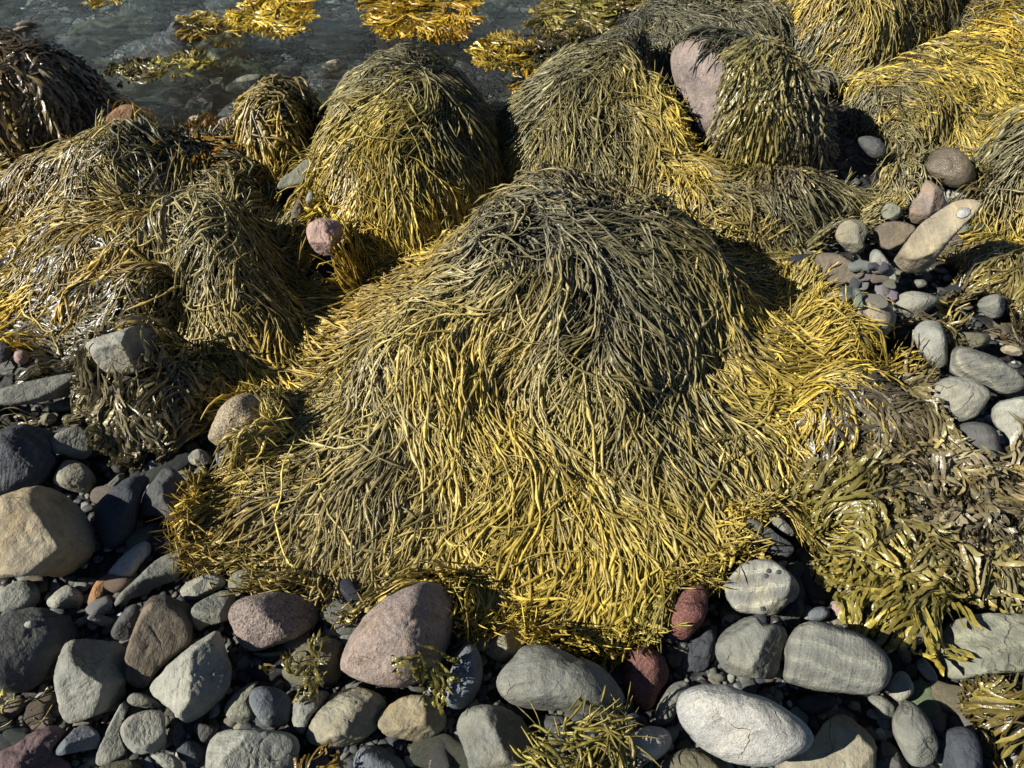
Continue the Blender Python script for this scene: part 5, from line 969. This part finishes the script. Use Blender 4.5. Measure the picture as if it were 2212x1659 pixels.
 [(520, 50), (510, 100), (450, 90), (405, 90), (400, 50), (440, 30), (490, 35)], dict(water=1, rad=.35, curl=2.2, loft=.015, rollv=.8,  dens=1300, L=(.08, .18), w=.009, zoff=-.02, tipc='y', c=[(460, 60, 'yo'), (460, 85, 'gy')])),
('fuc', 'floating_weed', "olive tuft breaking the surface, right one of the pair near the dark shaded mound", 'floating weed', (395, 140), .0,
 [(440, 125), (440, 145), (400, 165), (350, 168), (345, 150), (390, 128)], dict(water=1, rad=.35, curl=2.2, loft=.015, rollv=.8,  dens=2400, L=(.08, .18), w=.011, c=[(390, 140, 'gn'), (420, 135, 'yo')])),
('fuc', 'floating_weed', "brown tuft breaking the surface, left one of the pair near the dark shaded mound", 'floating weed', (280, 155), .0,
 [(335, 160), (330, 178), (280, 180), (235, 175), (240, 155), (280, 138), (310, 145)], dict(water=1, rad=.35, curl=2.2, loft=.015, rollv=.8,  dens=2300, L=(.08, .18), w=.010, c=[(270, 150, 'br'), (260, 170, 'gn'), (310, 170, 'br')])),
('fuc', 'floating_weed', "yellow weed clump at the head of the inlet between the two mounds", 'floating weed', (1090, 120), .0,
 [(1150, 100), (1150, 140), (1110, 155), (1050, 155), (1020, 140), (1050, 105), (1090, 85)], dict(water=1, rad=.35, curl=2.2, loft=.015, rollv=.8,  dens=2800, L=(.08, .16), w=.010, tipc='y', c=[(1060, 130, 'y'), (1100, 120, 'gy'), (1130, 110, 'yo')])),
('fuc', 'floating_weed', "dark glistening brown weed beside the yellow clump in the inlet", 'floating weed', (1200, 130), .0,
 [(1260, 110), (1265, 160), (1210, 170), (1150, 158), (1110, 150), (1140, 115), (1200, 95)], dict(water=1, rad=.35, curl=2.2, loft=.015, rollv=.8,  dens=2600, L=(.09, .19), w=.011, c=[(1180, 130, 'br'), (1230, 120, 'dk'), (1220, 155, 'gn')])),
('fuc', 'floating_weed', "brown gold glistening weed at the top edge beside the right shore", 'floating weed', (1220, 30), .0,
 [(1310, 10), (1310, 70), (1250, 85), (1190, 95), (1150, 60), (1170, 10), (1230, -10)], dict(water=1, rad=.35, curl=2.2, loft=.015, rollv=.8,  dens=1800, L=(.1, .2), w=.011, c=[(1200, 40, 'yo'), (1280, 40, 'gn'), (1230, 60, 'br')])),
('fuc', 'floating_weed', "small golden tuft at the inner end of the inlet, nearest the olive mound", 'floating weed', (1150, 190), .0,
 [(1210, 185), (1190, 205), (1150, 215), (1110, 205), (1115, 180), (1160, 168)], dict(water=1, rad=.35, curl=2.2, loft=.015, rollv=.8,  dens=2400, L=(.08, .16), w=.011, tipc='y', c=[(1140, 190, 'gy'), (1180, 190, 'ora')])),
('fuc', 'floating_weed', "small bright yellow piece of weed at the very top edge near the left", 'floating weed', (220, 2), .0,
 [(255, 0), (240, 15), (210, 20), (185, 12), (195, -15), (235, -20)], dict(water=1, rad=.35, curl=2.2, loft=.015, rollv=.8,  dens=2000, L=(.08, .16), w=.010, tipc='y', c=[(220, 0, 'y')])),
('fuc', 'floating_weed', "dark brown weed fringe at the top edge right of the golden patch", 'floating weed', (1340, 5), .0,
 [(1400, -10), (1390, 20), (1340, 30), (1290, 15), (1300, -20), (1360, -40)], dict(water=1, rad=.35, curl=2.2, loft=.015, rollv=.8,  dens=2200, L=(.09, .18), w=.011, c=[(1340, 0, 'br'), (1370, 0, 'yo')])),
]
HS = None
for PASS in (0, 1):
    if PASS: H = blur(np.maximum(H, HROCK), 1)
    for (kind, name, label, cat, crown, h, outline, op) in WD:
        fl = bool(op.get('water')); on = bool(op.get('on') or op.get('onrock'))
        if on != (PASS == 1): continue
        base = None if not fl else ZW + .004 + op.get('zoff', 0)
        if op.get('onrock'): base = float(hit(*crown)[2])
        w = weed_shape(crown, h, outline, op.get('prof', 'flat'), op.get('src'), op.get('flow'), base, op.get('ridge'), on)
        w.dents = op.get('dents', []); w.float = fl; w.zfix = (base or 0.)
        WEEDS.append((w, kind, name, label, cat, crown, h, outline, op))
        if not fl and not on: put_weed_height(w)
HS_FLAT = blur(H, 2); HS_ON = blur(np.maximum(H, HROCK), 1)
H = HS_ON
for i, (w, kind, name, label, cat, crown, h, outline, op) in enumerate(WEEDS):
    if w.float: w.p3 = lambda px, py, z=w.zfix: at(px, py, z)[:2]
    else: w.p3 = lambda px, py: hit(px, py)[:2]
    HS = HS_ON if (op.get('on') or op.get('onrock')) else HS_FLAT
    grow(i, w, kind, name, label, cat, op)
print('strands', NSTR[0], 'verts', sum(len(m.vertices) for m in bpy.data.meshes))
# ------------------------------------------------------------------ small stones, gravel, sea bed
def blob(seed, nt_=20, lo=.4, flat=.6, ang=0):
    r = np.random.default_rng(seed)
    th = np.arange(nt_)*2*pi/nt_
    R = 1 + .18*np.cos(2*th+r.uniform(0, 6)) + .10*np.cos(3*th+r.uniform(0, 6)) + .05*np.cos(5*th+r.uniform(0, 6))
    fac = [(*(n/np.linalg.norm(n)), r.uniform(.7, .9)) for n in r.normal(size=(4 if ang else 2, 3))]
    return stone_mesh('pebble', R, flat, flat, np.array([1., 0, 0]), np.array([0, 1., 0]), np.array([0, 0, 1.]), fac, .8, seed, ang, nt_, lo)
r = np.random.default_rng(77)
BL = [blob(900+k, 22, .45, (.45, .6, .7)[k % 3], k % 2) for k in range(8)]
BM = [make_mesh('pebble', X, F) for X, F in BL]
for m in BM: m.materials.append(STONE)
def rough_clear(x, y): return samp(HROCK, x, y) - samp(G0, x, y)
ZONES = [[(0, 900), (420, 960), (480, 1200), (1000, 1350), (1560, 1300), (1700, 1150), (2212, 1400), (2212, 1659), (0, 1659)],
         [(1700, 480), (1900, 430), (2100, 330), (2200, 600), (2212, 1080), (2090, 1000), (1960, 850), (1760, 650)]]
def in_poly(p, poly):
    x, y = p; c = False; n = len(poly)
    for a in range(n):
        x1, y1 = poly[a]; x2, y2 = poly[(a+1) % n]
        if (y1 > y) != (y2 > y) and x < (x2-x1)*(y-y1)/(y2-y1)+x1: c = not c
    return c
PEBC = ['lg', 'g', 'dg', 'bg', 'wg', 'yl', 'g', 'dg', 'br', 'db']
def place(name, k, x, y, z, s, sq, col, label, cat, group, op=None):
    o = bpy.data.objects.new(name, BM[k]); C.objects.link(o)
    o.location = (x, y, z); o.scale = (s*r.uniform(.9, 1.45), s*r.uniform(.7, 1.), s*sq); o.rotation_euler = (r.normal(0, .25), r.normal(0, .25), r.uniform(0, 6.3))
    o['label'] = label; o['category'] = cat; o['group'] = group
    bri = 1.55 if name == 'submerged_stone' else 1.       # washed, sun-bleached sea-bed stones
    set_stone(o, [q*bri*r.uniform(.85, 1.15) for q in PAL[col]], op or {}, r)
    return o
n = 0; tries = 0
while n < 190 and tries < 9000:
    tries += 1
    zn = ZONES[0] if n % 19 < 14 else ZONES[1]
    px, py = r.uniform(0, 2212), r.uniform(400, 1690)
    if not in_poly((px, py), zn): continue
    g = at(px, py, -.04); x, y = g[0], g[1]
    c = rough_clear(np.array([x]), np.array([y]))[0]
    if c > .035: continue
    if any(rfrac(q[0], np.array([x]), np.array([y]))[0] < 1.03 for q in WEEDS): continue
    s = r.choice([.012, .017, .024, .034, .045], p=[.2, .3, .25, .17, .08])
    place('pebble', r.integers(0, 8), x, y, -.047+s*.3, s, .8, PEBC[r.integers(0, len(PEBC))], "small pebble lying in a dark gap between the larger shore stones", 'pebble', 'small pebbles in the gaps between stones')
    n += 1
# the cluster of clean bluish pebbles beside the brown grey slab
for k in range(22):
    px, py = (1880 + r.normal(0, 18), 578+r.normal(0, 20)) if k < 9 else (1880+r.normal(0, 28), 628+r.normal(0, 16))
    q = hit(px, py); s = r.uniform(.014, .03)
    place('pebble', r.integers(0, 8), q[0], q[1], q[2]+s*.3, s, .7, ['lg', 'bg', 'wg', 'lg'][k % 4], "clean pale bluish pebble in the little cluster beside the upright green grey wedge", 'pebble', 'clean pebbles beside the upright wedge')
# gravel: past counting, one object
V, F4, F3, Cc, nv = [], [], [], [], 0
xs, ys = [], []
while len(xs) < 5200:
    px, py = r.uniform(-60, 2270), r.uniform(330, 1760)
    if not (in_poly((px, py), ZONES[0]) or in_poly((px, py), ZONES[1]) or r.random() < .12): continue
    g = at(px, py, -.045); xs.append(g[0]); ys.append(g[1])
LB = [blob(950+k, 9, .18, .65, 1) for k in range(6)]
for x, y in zip(xs, ys):
    X, F = LB[r.integers(0, 6)]; s = r.lognormal(-4.95, .45); a = r.uniform(0, 6.3)
    M = np.array([[cos(a), -sin(a), 0], [sin(a), cos(a), 0], [0, 0, 1]])
    V.append((X*[s*r.uniform(.9, 1.5), s, s*.7])@M.T + [x, y, -.05+s*.35])
    F4.append(F[0]+nv); F3.append(F[1]+nv); nv += len(X)
    Cc.append(np.tile(np.array(PAL[PEBC[r.integers(0, len(PEBC))]])*r.uniform(.5, 1.), (len(X), 1)))
GRAV = weed_mat('gravel', .7, .3)
add('gravel', make_mesh('gravel', np.vstack(V), [np.vstack(F4), np.vstack(F3)], np.vstack(Cc)), GRAV, kind='stuff', label='dark fine gravel filling the gaps between the shore stones')
# stones of the sea bed seen through the water
n = 0
SEAC = ['gg', 'wg', 'lg', 'pu', 'lg', 'gg', 'br', 'bg', 'og', 'wg', 'yl', 'dg', 'g', 'wg']
while n < 230:
    px, py = r.uniform(-60, 1400), r.uniform(-25, 330)
    g = at(px, py, -.17); x, y = g[0], g[1]
    gz = float(samp(G0, np.array([x]), np.array([y]))[0])
    if gz > -.09: continue
    s = r.choice([.04, .065, .10, .15], p=[.3, .3, .25, .15])
    place('submerged_stone', r.integers(0, 8), x, y, gz+s*.15, s, .5, SEAC[r.integers(0, len(SEAC))], "stone lying on the sea bed under the shallow rippled water", 'stone', 'stones on the sea bed under the water', dict(stain=.5, speckle=.2))
    n += 1
# little shells
def shell(name, label, px, py, rad, hgt, col, lift=0.):
    nt_, nr = 20, 7; th = np.arange(nt_)*2*pi/nt_; t = np.linspace(1, .06, nr)[:, None]
    rr = t*rad*(1+.05*np.cos(th*9)); z = hgt*(1-t**1.5)*np.ones((1, nt_))
    X = np.stack([rr*np.cos(th)*1.15, rr*np.sin(th), z], -1).reshape(-1, 3)
    X = np.vstack([X, [0, 0, hgt], [0, 0, 0]]); j = np.arange(nt_); jn = (j+1) % nt_; n0 = nr*nt_
    F3 = np.vstack([np.stack([np.full(nt_, n0), (nr-1)*nt_+j, (nr-1)*nt_+jn], -1), np.stack([np.full(nt_, n0+1), jn, j], -1)])
    q = cast(px, py)
    o = add(name, make_mesh(name, X, [grid_faces(nr, nt_), F3]), STONE, label, 'shell', loc=q[0])
    nn = q[1]; o.rotation_mode = 'QUATERNION'
    from mathutils import Vector
    o.rotation_quaternion = Vector((0, 0, 1)).rotation_difference(nn); set_stone(o, col, dict(speckle=.2, stain=0, bands=0), r)
bpy.context.view_layer.update()
DG = bpy.context.evaluated_depsgraph_get()
def cast(px, py):
    from mathutils import Vector
    ok, loc, nn, *_ = SC.ray_cast(DG, Vector(EYE), Vector(ray(px, py)), distance=20.)
    return (loc, nn)
for lb, px, py, rad, col in [
    ("white limpet shell near the top end of the long tilted slab", 2081, 460, .017, PAL['wg']),
    ("pale snail shell on the yellow strands at the far right", 2086, 233, .016, PAL['wg']),
    ("tiny grey snail on the smooth dark boulder", 66, 1349, .010, PAL['lg']),
    ("grey snail on the five sided stone, leftmost of its upper three", 1655, 1244, .005, PAL['dg']),
    ("grey snail on the five sided stone, topmost near its centre", 1661, 1233, .005, PAL['dg']),
    ("grey snail on the five sided stone, upper right of the others", 1682, 1236, .005, PAL['dg']),
    ("grey snail at the bottom edge of the five sided stone", 1648, 1315, .005, PAL['dg']),
    ("white shell in the gap right of the long banded stone", 2190, 783, .007, PAL['wg'])]:
    shell('shell', lb, px, py, rad, rad*.8, col)

# ------------------------------------------------------------------ light
EL, AZ = radians(36), radians(15)                # the light travels to the right and a little away from the camera
dirv = np.array([cos(EL)*cos(AZ), cos(EL)*sin(AZ), -sin(EL)])
sd = bpy.data.lights.new('sun', 'SUN'); sun = bpy.data.objects.new('sun', sd); C.objects.link(sun)
sd.energy = 5.; sd.angle = radians(.5); sd.color = (1., .95, .86)
from mathutils import Vector
sun.rotation_euler = Vector(dirv).to_track_quat('-Z', 'Y').to_euler()
wd = bpy.data.worlds.new("World"); SC.world = wd; wd.use_nodes = True
T = wd.node_tree; bg = T.nodes['Background']; sky = T.nodes.new('ShaderNodeTexSky'); sky.sky_type = 'NISHITA'
sky.sun_disc = False; sky.sun_elevation = EL; sky.sun_rotation = math.atan2(-dirv[0], -dirv[1]); sky.altitude = 10.; sky.air_density = .55; sky.dust_density = 0.
T.links.new(sky.outputs[0], bg.inputs[0]); bg.inputs[1].default_value = .05
SC.view_settings.view_transform = 'Standard'; SC.view_settings.look = 'None'; SC.view_settings.exposure = .72; SC.view_settings.gamma = 1.
SC.view_settings.use_curve_mapping = False
SC.cycles.max_bounces = 6; SC.cycles.diffuse_bounces = 1; SC.cycles.glossy_bounces = 2; SC.cycles.transparent_max_bounces = 8
